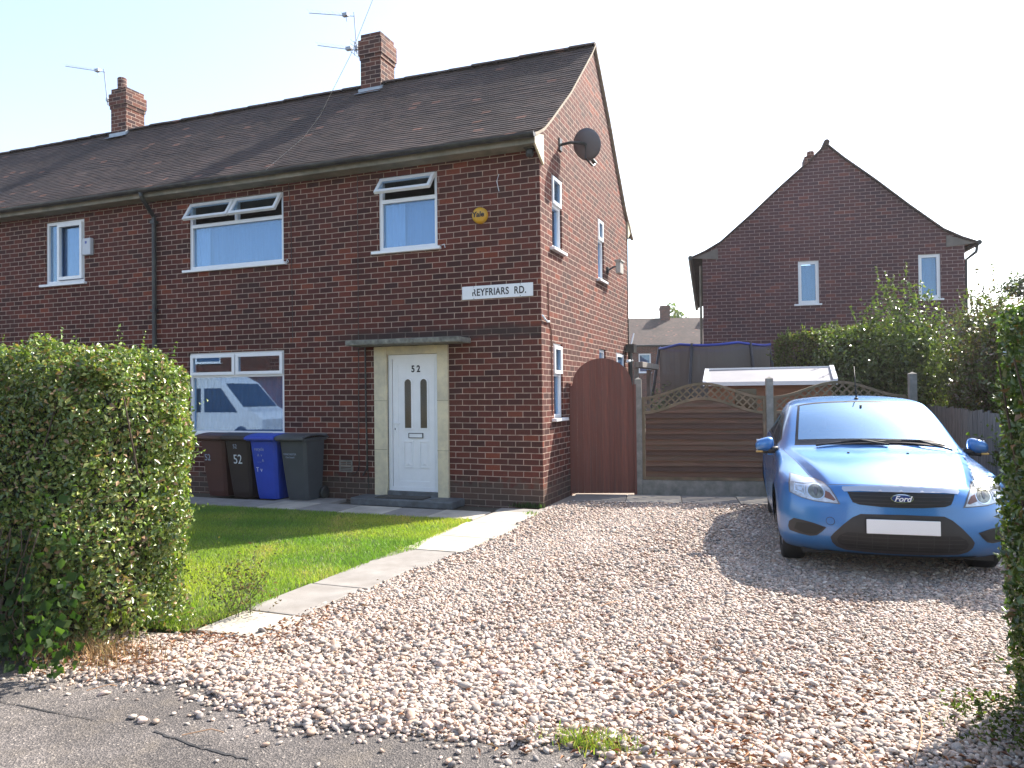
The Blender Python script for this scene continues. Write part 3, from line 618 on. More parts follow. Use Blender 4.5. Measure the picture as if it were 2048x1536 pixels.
# ---- neighbour
W1 = (-9.585, -8.60, 3.635, 4.77)
NBW = (-12.6, -10.85, 3.66, 4.78); NBG = (-9.6, -8.0, 0.95, 2.28)
NB, OFFN, LMN = terrace_house('terraced_house', 'red brick mid terrace house joined on beyond the black downpipe, narrow window upstairs', -20.5, -6.951, [W1, NBG], (), False, 8)
FTN = OFFN @ FRONT
f = window(NB, FTN, *W1, side=-9.30, curtain=None)
m = MB(FTN); bars(m, -9.27, -8.655, 3.70, 4.715, 0.055, -0.035, 0.015); m.build('sash', MAT['upvc'], f)
m = MB(FTN)
for i in range(24):
    u = -9.47 + 0.75 * i / 24; m.add([(u, -0.14 + 0.01 * (i % 2), 3.66), (u + 0.0312, -0.14 + 0.01 * ((i + 1) % 2), 3.66), (u + 0.0312, -0.14 + 0.01 * ((i + 1) % 2), 4.72), (u, -0.14 + 0.01 * (i % 2), 4.72)], [(0, 1, 2, 3)])
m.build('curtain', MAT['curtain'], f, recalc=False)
window(NB, FTN, *NBG)
chimney(NB, -11.2 + 13.7255, -10.74 + 13.7255, 2.78 - 2.7, 3.28 - 2.7, 7.13, 8.08, 8.54, (0.0, -0.15, 0.26))

# ---- things fixed to the houses
def aerial(name, label, mast, arms, bracket, grp):
    t = thing(name, label, 'aerial', mast[0], group=grp); b = Vector(mast[0])
    m = MB(); m.tube([(0, 0, 0), Vector(mast[1]) - b], 0.012, 8); m.tube([(0, 0, 0.12), Vector(bracket) - b + Vector((0, 0, 0.12))], 0.012, 6); m.box(-0.03, 0.03, -0.03, 0.03, 0.08, 0.16); m.build('mast', MAT['metal'], t)
    for (p, q, n, refl) in arms:
        p, q = Vector(p) - b, Vector(q) - b; d = q - p; m = MB(); m.tube([p, q], 0.007, 6)
        for i in range(n):
            c = p + d * (0.25 + 0.75 * i / (n - 1)); L = 0.09; m.tube([c + Vector((0.02, -L, 0.03)), c + Vector((0.02, L, 0.03))], 0.0035, 5); m.tube([c, c + Vector((0, 0, 0.035))], 0.0035, 5)
        c = p + d * 0.18; m.box(c.x - 0.07, c.x + 0.05, c.y - 0.04, c.y + 0.04, c.z - 0.01, c.z + 0.05)
        if refl:
            for k in range(4):
                z = -0.12 + 0.08 * k; m.tube([c + Vector((0.12, -0.14, z)), c + Vector((0.12, 0.14, z))], 0.006, 5)
            m.tube([c + Vector((0.12, 0, -0.14)), c + Vector((0.12, 0, 0.14))], 0.008, 5)
        else: m.tube([c, c + Vector((0.02, 0, -0.12))], 0.008, 5)
        m.build('antenna_array', MAT['metal'], t)
aerial('tv_aerial', 'double tv aerial with two arms on a mast beside the nearer chimney', ((-4.80, 2.95, 8.30), (-4.86, 2.95, 9.14)),
       [((-4.86, 2.95, 9.06), (-5.82, 2.80, 9.24), 8, False), ((-4.81, 2.95, 8.37), (-5.62, 2.80, 8.55), 8, True)], (-4.63, 2.95, 8.36), 'tv aerials on the chimneys')
aerial('tv_aerial', 'single tv aerial on a thin mast beside the farther chimney', ((-11.50, 2.95, 8.30), (-11.62, 2.95, 9.15)),
       [((-11.58, 2.95, 9.07), (-12.6, 2.75, 9.30), 9, False)], (-11.22, 2.95, 8.33), 'tv aerials on the chimneys')
# satellite dish, seen from behind
t = thing('satellite_dish', 'dark grey satellite dish on a bracket high on the gable', 'satellite dish', (0.0, 0.93, 5.24))
n = Vector((0.10, 0.90, 0.34)).normalized(); q = n.to_track_quat('Z', 'Y').to_matrix(); C0 = Vector((0.36, 0.22, 0.03))
m = MB(); V = [C0 - n * 0.055]; F = []; K, RN = 28, 5
for i in range(1, RN + 1):
    for k in range(K):
        a = 2 * math.pi * k / K; rr_ = i / RN; V.append(C0 + q @ Vector((0.215 * rr_ * math.cos(a), 0.23 * rr_ * math.sin(a), -0.055 + 0.055 * rr_ * rr_)))
F += [(0, 1 + k, 1 + (k + 1) % K) for k in range(K)]
for i in range(RN - 1):
    for k in range(K): F.append((1 + i * K + k, 1 + (i + 1) * K + k, 1 + (i + 1) * K + (k + 1) % K, 1 + i * K + (k + 1) % K))
m.add(V, F); o = m.build('reflector', M('dish_mesh', (0.115, 0.108, 0.115), 0.55, var=0.12), t, smooth=True, recalc=False)
sm = o.modifiers.new('thickness', 'SOLIDIFY'); sm.thickness = 0.01
m = MB(); m.box(0.0, 0.02, -0.06, 0.06, -0.09, 0.09); m.tube([(0.02, 0, 0), (0.16, 0.02, 0.02), (0.30, 0.10, 0.02)], 0.022, 8); m.tube([(0.30, 0.10, 0.02), C0 - n * 0.05], 0.025, 8)
m.tube([C0 - n * 0.07, C0 - n * 0.085 + Vector((0.0, 0, -0.20)), C0 + Vector((0.05, 0.1, -0.30))], 0.016, 8); m.build('bracket', MAT['black'], t)
m = MB(); e = C0 + n * 0.36 + Vector((0, 0, -0.33)); m.tube([C0 + Vector((0.05, 0.1, -0.30)), e], 0.012, 6); m.tube([e, e + Vector((-0.04, -0.07, 0.06))], 0.03, 8, 1); m.build('feed_arm', [MAT['metal'], MAT['black']], t)
# alarm box
t = thing('alarm_box', 'round yellow alarm box with black lettering above the street sign', 'alarm box', (-0.888, 0.0, 4.065))
m = MB(); m.lathe([(0.0, -0.085), (0.06, -0.083), (0.095, -0.07), (0.112, -0.045), (0.116, 0.0)], (0, 0, 0), 'Y', 32); m.build('cover', M('yellow_plastic', (0.62, 0.33, 0.02), 0.4, var=0.05, bmp=0.02, stain=(0.4, 0.24, 0.05), stain_amt=0.1), t, smooth=True)
text('Yale', 0.105, (0, -0.088, 0.0), FROT, t, MAT['letter_black'], 0.004, shear=0.1, bold=0.002)
# street sign
t = thing('street_sign', 'white street name sign with black capitals on the brick front', 'street sign', (-0.643, 0.0, 2.985))
m = MB(); m.box(-0.533, 0.533, -0.022, -0.004, -0.093, 0.093, bev=0.004); m.build('plate', M('white_enamel', (0.74, 0.76, 0.77), 0.35, var=0.05, bmp=0.02), t)
text('REYFRIARS  RD.', 0.138, (0.030, -0.0235, -0.004), FROT, t, MAT['letter_black'], 0.0012, sx=0.80, space=1.08, bold=0.0028)
m = MB(); m.add([(-0.47, -0.0262, 0.002), (-0.435, -0.0262, 0.012), (-0.42, -0.0262, -0.004), (-0.395, -0.0262, 0.02), (-0.352, -0.0262, 0.0), (-0.348, -0.0262, 0.07), (-0.47, -0.0262, 0.07)], [(0, 1, 2, 3, 4, 5, 6)]); m.build('worn_patch', M('worn_white', (0.74, 0.76, 0.77), 0.4, var=0.05, bmp=0), t, recalc=False)
for x in (-0.35, 0.35):
    for z in (0.08, -0.08): m = MB(); m.lathe([(0.0, -0.024), (0.006, -0.023), (0.006, -0.02)], (x, 0, z), 'Y', 8); m.build('screw', MAT['dark_metal'], t)
# white alarm box next to the neighbour's window
t = thing('alarm_box', 'pale rectangular alarm box beside the narrow upstairs window', 'alarm box', (-8.47, 0.0, 4.24))
m = MB(); m.box(-0.10, 0.10, -0.075, 0.0, -0.15, 0.15, bev=0.012); m.build('cover', M('grey_white_plastic', (0.50, 0.52, 0.56), 0.4, var=0.05), t)
m = MB(); m.box(-0.025, 0.02, -0.0775, -0.0755, 0.05, 0.095); m.build('badge', M('blue_sticker', (0.06, 0.09, 0.35), 0.4, var=0.3, vscale=30), t)
# fitting under the eave, floodlight on the gable
t = thing('eave_fitting', 'small dark fitting tucked under the eave at the house corner', 'lamp', (-0.10, -0.12, 4.87))
m = MB(); m.box(-0.07, 0.07, -0.05, 0.05, 0.0, 0.028, bev=0.004); m.lathe([(0.03, 0.0), (0.05, -0.02), (0.055, -0.07), (0.04, -0.10), (0.0, -0.11)], (0, 0, 0.0), seg=14); m.build('housing', MAT['black'], t)
t = thing('floodlight', 'square grey floodlight on an arm between the gable windows and rear', 'floodlight', (0.0, 3.72, 3.80))
m = MB(); m.box(0.0, 0.03, -0.05, 0.05, -0.05, 0.05); m.tube([(0.03, 0, 0), (0.12, 0.05, 0.06), (0.2, 0.12, 0.07)], 0.016, 8); m.build('arm', MAT['dark_metal'], t)
m = MB(); m.box(0.15, 0.24, 0.05, 0.30, -0.06, 0.17, bev=0.012); m.box(0.13, 0.26, 0.02, 0.33, 0.16, 0.185); m.build('lamp_head', M('grey_floodlight', (0.40, 0.38, 0.34), 0.5, var=0.15), t)
# doormat
t = MB(); t.box(-2.42, -1.66, -0.37, -0.09, 0.0855, 0.100, bev=0.004); mo = t.build('doormat', M('doormat', (0.05, 0.046, 0.042), 0.95, var=0.3, vscale=30, bmp=0.9, bscale=200)); tagset(mo, 'dark bristle doormat on the grey front doorstep', 'doormat')
# overhead wire
m = MB(); pts = [(-4.45, -0.33, 4.97), (-4.05, -0.45, 5.10), (-3.40, -0.64, 5.31), (-2.95, -0.87, 5.48), (-2.49, -1.2, 5.67), (-1.95, -1.6, 5.87), (-1.26, -2.2, 6.12), (0.2, -3.5, 6.75), (1.6, -4.6, 7.4), (4.0, -6.6, 8.6)]
m.tube(pts, 0.0032, 5); tagset(m.build('overhead_wire', M('pale_wire', (0.42, 0.40, 0.38), 0.5, bmp=0)), 'thin overhead telephone wire rising from the eave above the roof', 'wire')

# ================================================================== gate, posts, fence panels (line starts at the gate post, runs 10 degrees)
FA = Vector((0.976, 1.649, 0)); FD = Vector((DX, DY, 0)); FANG = math.atan2(DY, DX)
def fpos(s, off=0.0, z=0.0): return (FA.x + FD.x * s - FD.y * off, FA.y + FD.y * s + FD.x * off, z)
G = 'concrete fence posts'
for s, h, lab in ((0.0, 1.785, 'concrete fence post between the red brown gate and the fence panel'), (1.90, 1.77, 'concrete fence post between the two wavy topped panels behind the car mirror'), (3.84, 1.81, 'concrete fence post standing alone in front of the hedge behind the car')):
    t = MB(); t.box(-0.05, 0.05, -0.05, 0.05, -0.3, h - 0.03, bev=0.006); t.add([(-0.05, -0.05, h - 0.03), (0.05, -0.05, h - 0.03), (0.05, 0.05, h - 0.03), (-0.05, 0.05, h - 0.03), (0, 0, h)], [(0, 1, 4), (1, 2, 4), (2, 3, 4), (3, 0, 4)])
    o = t.build('fence_post', MAT['concrete'], recalc=False); o.location = fpos(s); o.rotation_euler = (0, 0, FANG); tagset(o, lab, 'fence post', G)
# arched gate
gv = Vector((0.92, 1.61, 0)) - Vector((0.005, 1.30, 0)); t = thing('garden_gate', 'red brown wooden gate with an arched top beside the house', 'gate', (0.015, 1.30, 0.0), math.atan2(gv.y, gv.x)); GW = gv.length - 0.02
def gate_top(x):
    r = GW / 2 - 0.02; d = abs(x - GW / 2)
    return 1.66 + (math.sqrt(max(0, r * r - d * d)) * 0.93 if d < r else 0)
m = MB(); nb_ = 10; bw_ = (GW - 0.0) / nb_
for i in range(nb_):
    a, b = i * bw_ + 0.001, (i + 1) * bw_ - 0.001; K = 5; xs = [a + (b - a) * k / K for k in range(K + 1)]
    if i in (0, nb_ - 1): zt = [1.665] * (K + 1) if i == 0 else [1.665] * (K + 1)
    else: zt = [gate_top(x) for x in xs]
    if i in (0, nb_ - 1): zt = [max(1.665, gate_top(x) if True else 0) for x in xs]
    poly = [(a, -0.012, 0.035), (b, -0.012, 0.035)] + [(x, -0.012, z) for x, z in zip(xs[::-1], zt[::-1])]
    m.prism(poly, (0, 0.022, 0), (i * 5) % 3 == 1)
m.build('boards', [MAT['gate'], MAT['gate_b']], t)
for zz in (0.30, 1.50): m = MB(); m.box(0.01, GW - 0.01, 0.012, 0.05, zz, zz + 0.10); m.build('ledge', MAT['gate'], t)
m = MB(); m.box(-0.02, 0.0, -0.03, 0.05, 0.0, 1.70); m.build('gate_post', MAT['gate'], t)
m = MB(); m.box(GW, GW + 0.035, -0.03, 0.05, 0.0, 1.68); m.build('gate_post', MAT['gate'], t)
# lattice panels
def lattice_panel(s0, label):
    t = thing('lattice_fence', label, 'fence', fpos(s0), FANG, 'wavy topped fence panels'); W = 1.80
    top = lambda x: 1.485 + 0.21 * 0.5 * (1 - math.cos(2 * math.pi * x / W)); bot = lambda x: top(x) - 0.262
    N = 36; xs = [W * i / N for i in range(N + 1)]
    def strip(mb, fn, h, y0, y1, x0=0, x1=W):
        q = [x for x in xs if x0 <= x <= x1]
        for a, b in zip(q, q[1:]): mb.add([(a, y0, fn(a) - h), (b, y0, fn(b) - h), (b, y1, fn(b) - h), (a, y1, fn(a) - h), (a, y0, fn(a)), (b, y0, fn(b)), (b, y1, fn(b)), (a, y1, fn(a))], [(0, 1, 5, 4), (3, 7, 6, 2), (4, 5, 6, 7), (0, 3, 2, 1)])
    m = MB(); strip(m, top, 0.04, -0.025, 0.03); strip(m, lambda x: bot(x) + 0.04, 0.04, -0.022, 0.03)
    m.box(0, 0.045, -0.024, 0.03, 0.24, 1.485); m.box(W - 0.045, W, -0.024, 0.03, 0.24, 1.485); m.box(0.045, W - 0.045, -0.024, 0.03, 0.235, 0.285); m.build('frame', MAT['fence_trim'], t)
    m = MB()
    for sgn in (1, -1):
        k = -12.0
        while k < 16:
            seg = []
            for i in range(121):
                x = 0.05 + (W - 0.1) * i / 120; z = 1.3 + sgn * (x - W / 2) + k * 0.115 - 0.3
                if bot(x) + 0.03 < z < top(x) - 0.03: seg.append((x, z))
                elif len(seg) > 2: m.add(*latt(seg, sgn)); seg = []
                else: seg = []
            if len(seg) > 2: m.add(*latt(seg, sgn))
            k += 1
    m.build('lattice', MAT['fence_trim'], t, recalc=False)
    m = MB(); z = 0.285; i = 0; hh = 0.080
    while z < 1.47:
        ya = -0.018 if i % 2 else -0.008
        def cap(x): return min(z + hh + 0.012, bot(x) + 0.01)
        q = [x for x in xs if 0.045 <= x <= W - 0.045 and bot(x) > z + 0.01]
        if len(q) > 1:
            for a, b in zip(q, q[1:]):
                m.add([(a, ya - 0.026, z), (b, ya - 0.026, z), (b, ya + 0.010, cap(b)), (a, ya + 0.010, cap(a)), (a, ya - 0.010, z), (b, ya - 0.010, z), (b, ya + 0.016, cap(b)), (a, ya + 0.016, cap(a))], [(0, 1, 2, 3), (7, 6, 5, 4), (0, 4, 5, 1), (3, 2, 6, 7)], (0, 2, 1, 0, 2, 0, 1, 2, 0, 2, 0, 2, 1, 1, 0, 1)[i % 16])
        z += hh; i += 1
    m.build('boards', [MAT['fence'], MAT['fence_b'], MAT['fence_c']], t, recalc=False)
    m = MB()
    for x in (0.44, 0.90, 1.36): m.box(x - 0.02, x + 0.02, 0.012, 0.035, 0.285, bot(x)); 
    m.build('batten', MAT['fence'], t)
    m = MB(); m.box(-0.02, W + 0.02, -0.025, 0.025, -0.05, 0.23, bev=0.006); m.build('gravel_board', MAT['concrete'], t)
def latt(seg, sgn):
    (x0, z0), (x1, z1) = seg[0], seg[-1]; w = 0.011; d = Vector((x1 - x0, 0, z1 - z0)).normalized(); n = Vector((-d.z, 0, d.x)) * w; y0, y1 = (-0.012, -0.004) if sgn > 0 else (-0.003, 0.005)
    V = []
    for y in (y0, y1): V += [Vector((x0, y, z0)) - n, Vector((x1, y, z1)) - n, Vector((x1, y, z1)) + n, Vector((x0, y, z0)) + n]
    return V, [(0, 1, 2, 3), (4, 7, 6, 5), (0, 4, 5, 1), (1, 5, 6, 2), (2, 6, 7, 3), (3, 7, 4, 0)]
lattice_panel(0.05, 'wavy topped brown fence panel with lattice, between gate and car')
lattice_panel(1.95, 'wavy topped brown fence panel mostly hidden behind the car roof')
# low board fence along the right boundary
t = thing('board_fence', 'low fence of grey leaning vertical boards beside the blue car', 'fence', (5.42, 0.0, 0.0)); m = MB(); rr = random.Random(9); y = -1.6
while y < 6.4:
    w = 0.135; h = 1.27 + rr.uniform(-0.02, 0.02); le = 0.10 + rr.uniform(-0.01, 0.01)
    m.add([(0, y + 0.006, 0), (0, y + w - 0.006, 0), (0.018, y + w - 0.006, 0), (0.018, y + 0.006, 0), (0.02, y + 0.006 + le, h), (0.02, y + w - 0.006 + le, h), (0.038, y + w - 0.006 + le, h), (0.038, y + 0.006 + le, h)], [(0, 1, 5, 4), (1, 2, 6, 5), (2, 3, 7, 6), (3, 0, 4, 7), (4, 5, 6, 7)]); y += 0.142
m.build('boards', MAT['grey_timber'], t)
m = MB(); m.box(-0.03, 0.0, -1.6, 6.4, 0.42, 0.50); m.box(0.04, 0.08, -1.6, 6.4, 0.95, 1.03); m.build('rail', MAT['grey_timber'], t)
# timber lean-to by the rear corner of the house
t = thing('timber_canopy', 'weathered timber beam on a dark post beyond the gate', 'timber frame', (0.28, 4.9, 0.0))
m = MB(); m.box(-0.02, 0.15, -0.15, 1.6, 2.04, 2.15, bev=0.008); m.build('beam', MAT['grey_timber'], t)
for yy in (0.0, 1.3): m = MB(); m.box(-0.06, 0.02, yy, yy + 0.10, 0.0, 2.03); m.build('post', MAT['grey_timber'], t)
# shed
t = thing('garden_shed', 'low orange brown shed with a pale flat pitched roof behind the fence', 'shed', (1.70, 3.9, 0.0), R(3)); SW = 2.12
m = MB(); m.box(0.06, SW - 0.06, 0.1, 1.35, 0.0, 1.66)
for i in range(12): m.box(0.05, SW - 0.05, 0.092, 0.105, 0.1 + i * 0.13, 0.1 + i * 0.13 + 0.125)
m.build('wall', M('shed_timber', (0.25, 0.115, 0.06), 0.75, var=0.25, vscale=3, stretch=(1, 4, 8)), t)
m = MB(); m.add([(0, -0.05, 1.70), (SW, -0.05, 1.715), (SW, 0.62, 1.97), (0, 0.62, 1.955), (0, 1.5, 1.70), (SW, 1.5, 1.715)] , [(0, 1, 2, 3), (3, 2, 5, 4)])
o = m.build('roof', M('pale_roof_sheet', (0.30, 0.292, 0.305), 0.6, var=0.08, vscale=4), t, recalc=False); o.modifiers.new('thick', 'SOLIDIFY').thickness = 0.02
m = MB(); m.box(-0.03, SW + 0.03, -0.075, -0.05, 1.655, 1.722); m.prism([(-0.035, -0.06, 1.70), (-0.035, -0.06, 1.74), (-0.035, 0.62, 1.985), (-0.035, 0.62, 1.945)], (0.07, 0, 0.0)); m.prism([(SW - 0.035, -0.06, 1.715), (SW - 0.035, -0.06, 1.755), (SW - 0.035, 0.62, 2.00), (SW - 0.035, 0.62, 1.96)], (0.07, 0, 0.0)); m.box(-0.02, SW + 0.02, 0.60, 0.64, 1.955, 1.985)
m.build('trim', MAT['upvc'], t)
m = MB(); m.box(0.5, 0.86, 0.075, 0.10, 1.2, 1.6); m.build('shed_window', MAT['glass_dark'], t)
# trampoline
t = thing('trampoline', 'round trampoline with black safety net and blue padded top ring', 'trampoline', (1.42, 8.0, 0.0)); TR = 1.22
net_m, nnt, nb2 = _new('safety_net'); nnt.nodes.remove(nb2)
_tr = _n(nnt, 'ShaderNodeBsdfTransparent'); _df = _n(nnt, 'ShaderNodeBsdfDiffuse'); _df.inputs['Color'].default_value = (0.17, 0.155, 0.14, 1); _mx = _n(nnt, 'ShaderNodeMixShader'); _mx.inputs[0].default_value = 0.78
nnt.links.new(_tr.outputs[0], _mx.inputs[1]); nnt.links.new(_df.outputs[0], _mx.inputs[2]); nnt.links.new(_mx.outputs[0], nnt.nodes['Material Output'].inputs['Surface'])
MAT['blue_pad'] = M('blue_padding', (0.02, 0.05, 0.36), 0.5, var=0.15)
def ring(z, r, K=48, sag=0.0, poles=6): return [(r * math.cos(2 * math.pi * k / K), r * math.sin(2 * math.pi * k / K), z - sag * abs(math.sin(poles / 2 * 2 * math.pi * k / K))) for k in range(K)]
m = MB(); A = ring(0.75, TR - 0.02); B = ring(2.58, TR, sag=0.05); K = 48; m.add(A + B, [(k, (k + 1) % K, K + (k + 1) % K, K + k) for k in range(K)]); m.build('net', net_m, t, recalc=False)
m = MB(); c = ring(2.60, TR, sag=0.05); m.tube(c + [c[0]], 0.028, 8, cap=False); m.build('top_ring', MAT['blue_pad'], t, smooth=True)
m = MB(); A = ring(0.78, TR - 0.12); B = ring(0.78, TR + 0.14); m.add(A + B, [(k, (k + 1) % K, K + (k + 1) % K, K + k) for k in range(K)]); o = m.build('pad', MAT['blue_pad'], t, recalc=False); o.modifiers.new('thick', 'SOLIDIFY').thickness = 0.03
m = MB(); A = ring(0.77, TR - 0.12); m.add(A, [tuple(range(K))]); m.build('mat', MAT['black'], t, recalc=False)
for k in range(6):
    a = 2 * math.pi * (k / 6) + math.pi + 0.25; m = MB(); x, y = math.cos(a), math.sin(a)
    m.tube([(x * (TR + 0.42), y * (TR + 0.42), 0.0), (x * (TR + 0.16), y * (TR + 0.16), 1.6), (x * TR, y * TR, 2.60)], 0.034, 8); m.build('pole', MAT['dark_metal'], t, smooth=True)
# ================================================================== wheelie bins
def bin_(label, x, mcol, wheel_show, yaw, marks, rear=0.0):
    t = thing('wheelie_bin', label, 'bin', (x, -0.08 - rear, 0.0), R(yaw), 'wheelie bins under the front window')
    W, D, Hh = 0.48, 0.52, 0.97; bm_ = M('bin_plastic', mcol, 0.45, var=0.12, vscale=4, bmp=0.05)
    m = MB(); y1 = -0.02; sec = [(0.02, 0.36, 0.38), (0.10, 0.375, 0.40), (0.50, 0.425, 0.46), (0.88, 0.465, 0.51), (0.93, 0.48, 0.53)]; V = []; K = 8
    for z, w, d in sec:
        c = 0.04
        V += [(-w / 2 + c, y1 - d, z), (w / 2 - c, y1 - d, z), (w / 2, y1 - d + c, z), (w / 2, y1 - c, z), (w / 2 - c, y1, z), (-w / 2 + c, y1, z), (-w / 2, y1 - c, z), (-w / 2, y1 - d + c, z)]
    F = [(i * K + k, i * K + (k + 1) % K, (i + 1) * K + (k + 1) % K, (i + 1) * K + k) for i in range(len(sec) - 1) for k in range(K)] + [tuple(range(K))[::-1], tuple((len(sec) - 1) * K + k for k in range(K))]
    m.add(V, F); m.box(-0.255, 0.255, y1 - 0.555, y1 + 0.005, 0.895, 0.935, bev=0.01)
    for s in (-1, 1): m.box(s * 0.10 - 0.012, s * 0.10 + 0.012, y1 - 0.012, y1 + 0.02, 0.12, 0.88)
    m.build('body', bm_, t)
    m = MB(); n = 8; V = []
    for i in range(n + 1):
        f_ = i / n; yy = y1 - 0.575 + f_ * 0.615; zz = 0.945 + 0.055 * math.sin(math.pi * min(1, f_ * 0.85 + 0.12)); V += [(-0.262, yy, zz - 0.02), (-0.245, yy, zz), (0.245, yy, zz), (0.262, yy, zz - 0.02)]
    m.add(V, [(i * 4 + k, i * 4 + k + 1, (i + 1) * 4 + k + 1, (i + 1) * 4 + k) for i in range(n) for k in range(3)] + [(0, 1, 2, 3)])
    m.box(-0.262, 0.262, y1 - 0.59, y1 - 0.57, 0.915, 0.952, bev=0.006); lid = m.build('lid', bm_, t, recalc=False); lid.modifiers.new('thick', 'SOLIDIFY').thickness = 0.012
    m = MB(); m.tube([(-0.20, y1 + 0.01, 0.95), (-0.20, y1 + 0.075, 0.965), (0.20, y1 + 0.075, 0.965), (0.20, y1 + 0.01, 0.95)], 0.016, 8); m.build('handle', bm_, t)
    for s in (-1, 1):
        m = MB(); m.lathe([(0.0, -0.022), (0.06, -0.024), (0.095, -0.022), (0.10, -0.012), (0.10, 0.012), (0.095, 0.022), (0.06, 0.024), (0.0, 0.022)], (s * 0.225, y1 - 0.03, 0.10), 'X', 20); m.build('wheel', MAT['black'], t, smooth=True)
    for (body, size, px, pz, matn, face) in marks:
        if face == 'front':
            f_ = (pz - 0.1) / 0.8; text(body, size, (px, y1 - (0.40 + 0.115 * f_) - 0.003, pz), (R(90 + 7.5), 0, 0), t, MAT[matn], 0.001, sx=0.85, name='marking')
        else:
            f_ = (pz - 0.1) / 0.8; text(body, size, (0.187 + 0.048 * f_ + 0.003, y1 + px, pz), (R(90), R(3.2), R(90)), t, MAT[matn], 0.001, sx=0.85, name='marking')
    return t
BROWN = (0.045, 0.020, 0.016)
bin_('plain dark brown wheelie bin half hidden behind the hedge', -5.17, (0.075, 0.028, 0.022), False, 0, [('52', 0.14, -0.10, 0.62, 'letter_faint', 'front')])
bin_('dark brown wheelie bin with a large white 52, next to the blue bin', -4.69, (0.028, 0.018, 0.016), False, 0, [('52', 0.20, 0.0, 0.60, 'letter_white', 'front'), ('52', 0.09, -0.03, 0.80, 'letter_faint', 'front')])
bin_('bright blue wheelie bin with white markings', -4.20, (0.02, 0.06, 0.42), False, 2, [('52', 0.17, -0.22, 0.80, 'letter_faint', 'side'), ('recycle', 0.07, -0.06, 0.77, 'letter_faint', 'front'), ('A  v', 0.06, -0.06, 0.68, 'letter_faint', 'front'), ('_ _ A', 0.06, -0.05, 0.60, 'letter_faint', 'front'), ('T v', 0.10, -0.09, 0.46, 'letter_white', 'front')], 0.03)
bin_('grey wheelie bin with a faded white label, nearest the front door', -3.67, (0.055, 0.062, 0.068), True, 0, [('MANCHESTER', 0.042, -0.05, 0.70, 'letter_faint', 'front'), ('City Council', 0.036, -0.05, 0.655, 'letter_faint', 'front')])

# ================================================================== houses beyond the gardens
FARK = M('render_kneeler', (0.17, 0.15, 0.13), 0.8)
def far_house(name, label, loc, ang, W, L, holes, stack=None, eave=4.92, apex=7.48):
    t = thing(name, label, 'house', loc, ang)
    prof = [(-0.26, eave - 0.0), (0.05, eave + 0.13), (0.43, eave + 0.34), (1.14, eave + 0.95), (1.85, eave + 1.60), (2.54, eave + 2.19), (W / 2, apex)]
    full = prof + [(W - x, z) for x, z in prof[-2::-1]]
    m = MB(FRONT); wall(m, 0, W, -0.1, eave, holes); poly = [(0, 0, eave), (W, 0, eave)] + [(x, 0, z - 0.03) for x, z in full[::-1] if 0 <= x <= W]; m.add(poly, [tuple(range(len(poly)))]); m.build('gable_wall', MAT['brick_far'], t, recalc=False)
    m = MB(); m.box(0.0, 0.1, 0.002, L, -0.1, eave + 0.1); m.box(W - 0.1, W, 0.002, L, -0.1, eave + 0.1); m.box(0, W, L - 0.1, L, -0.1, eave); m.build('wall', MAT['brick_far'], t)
    m = MB()
    for sgn in (0, 1):
        pp = prof if sgn == 0 else [(W - x, z) for x, z in prof]
        for (a, b) in zip(pp, pp[1:]):
            m.add([(a[0], -0.06, a[1] + 0.02), (a[0], L, a[1] + 0.02), (b[0], L, b[1] + 0.02), (b[0], -0.06, b[1] + 0.02), (a[0], -0.06, a[1] - 0.03), (b[0], -0.06, b[1] - 0.03)], [(0, 1, 2, 3), (0, 3, 5, 4)])
    m.tube([(W / 2, -0.08, apex + 0.03), (W / 2, L, apex + 0.03)], 0.07, 10); rf = m.build('roof', MAT['tile'], t, recalc=False)
    for a, b in ((-0.22, 0.38), (W + 0.22, W - 0.38)):
        m = MB(); m.prism([(a, -0.025, eave - 0.02), (b, -0.025, eave - 0.08), (b, -0.025, eave + 0.20), (a, -0.025, eave + 0.0)], (0, 0.03, 0)); m.build('kneeler', FARK, t)
    m = MB()
    for x in (-0.29, W + 0.29): m.tube([(x, -0.05, eave - 0.01), (x, L, eave - 0.01)], 0.06, 8)
    m.tube([(W + 0.29, 0.1, eave - 0.05), (W + 0.27, 0.1, eave - 0.2), (W + 0.05, 0.1, eave - 0.38), (W + 0.05, 0.1, 0)], 0.035, 8); m.tube([(-0.05, 0.1, eave - 0.2), (-0.05, 0.1, 0)], 0.03, 8, 1)
    m.build('gutter', [MAT['black'], MAT['fascia']], t)
    for h in holes: window(t, FRONT, *h, sill_out=0.03, w=0.075)
    if stack:
        m = MB(); x, y = stack; m.box(x - 0.17, x + 0.17, y, y + 0.5, apex - 1.2, apex + 0.15); m.box(x - 0.19, x + 0.19, y - 0.03, y + 0.53, apex + 0.15, apex + 0.33); c = m.build('chimney', MAT['brick_stack'], rf)
        m = MB(); m.lathe([(0.09, 0.2), (0.11, 0.0)], (x, y + 0.27, apex + 0.33), seg=12); m.build('chimney_pot', MAT['brick_stack'], c, smooth=True)
    return t
far_house('brick_house', 'red brick house end with two small windows behind the garden hedge', (1.017, 9.47, 0), R(6.6), 5.85, 12.0, [(2.243, 2.714, 3.655, 4.69), (4.88, 5.345, 3.665, 4.705)], (2.86, 2.0))
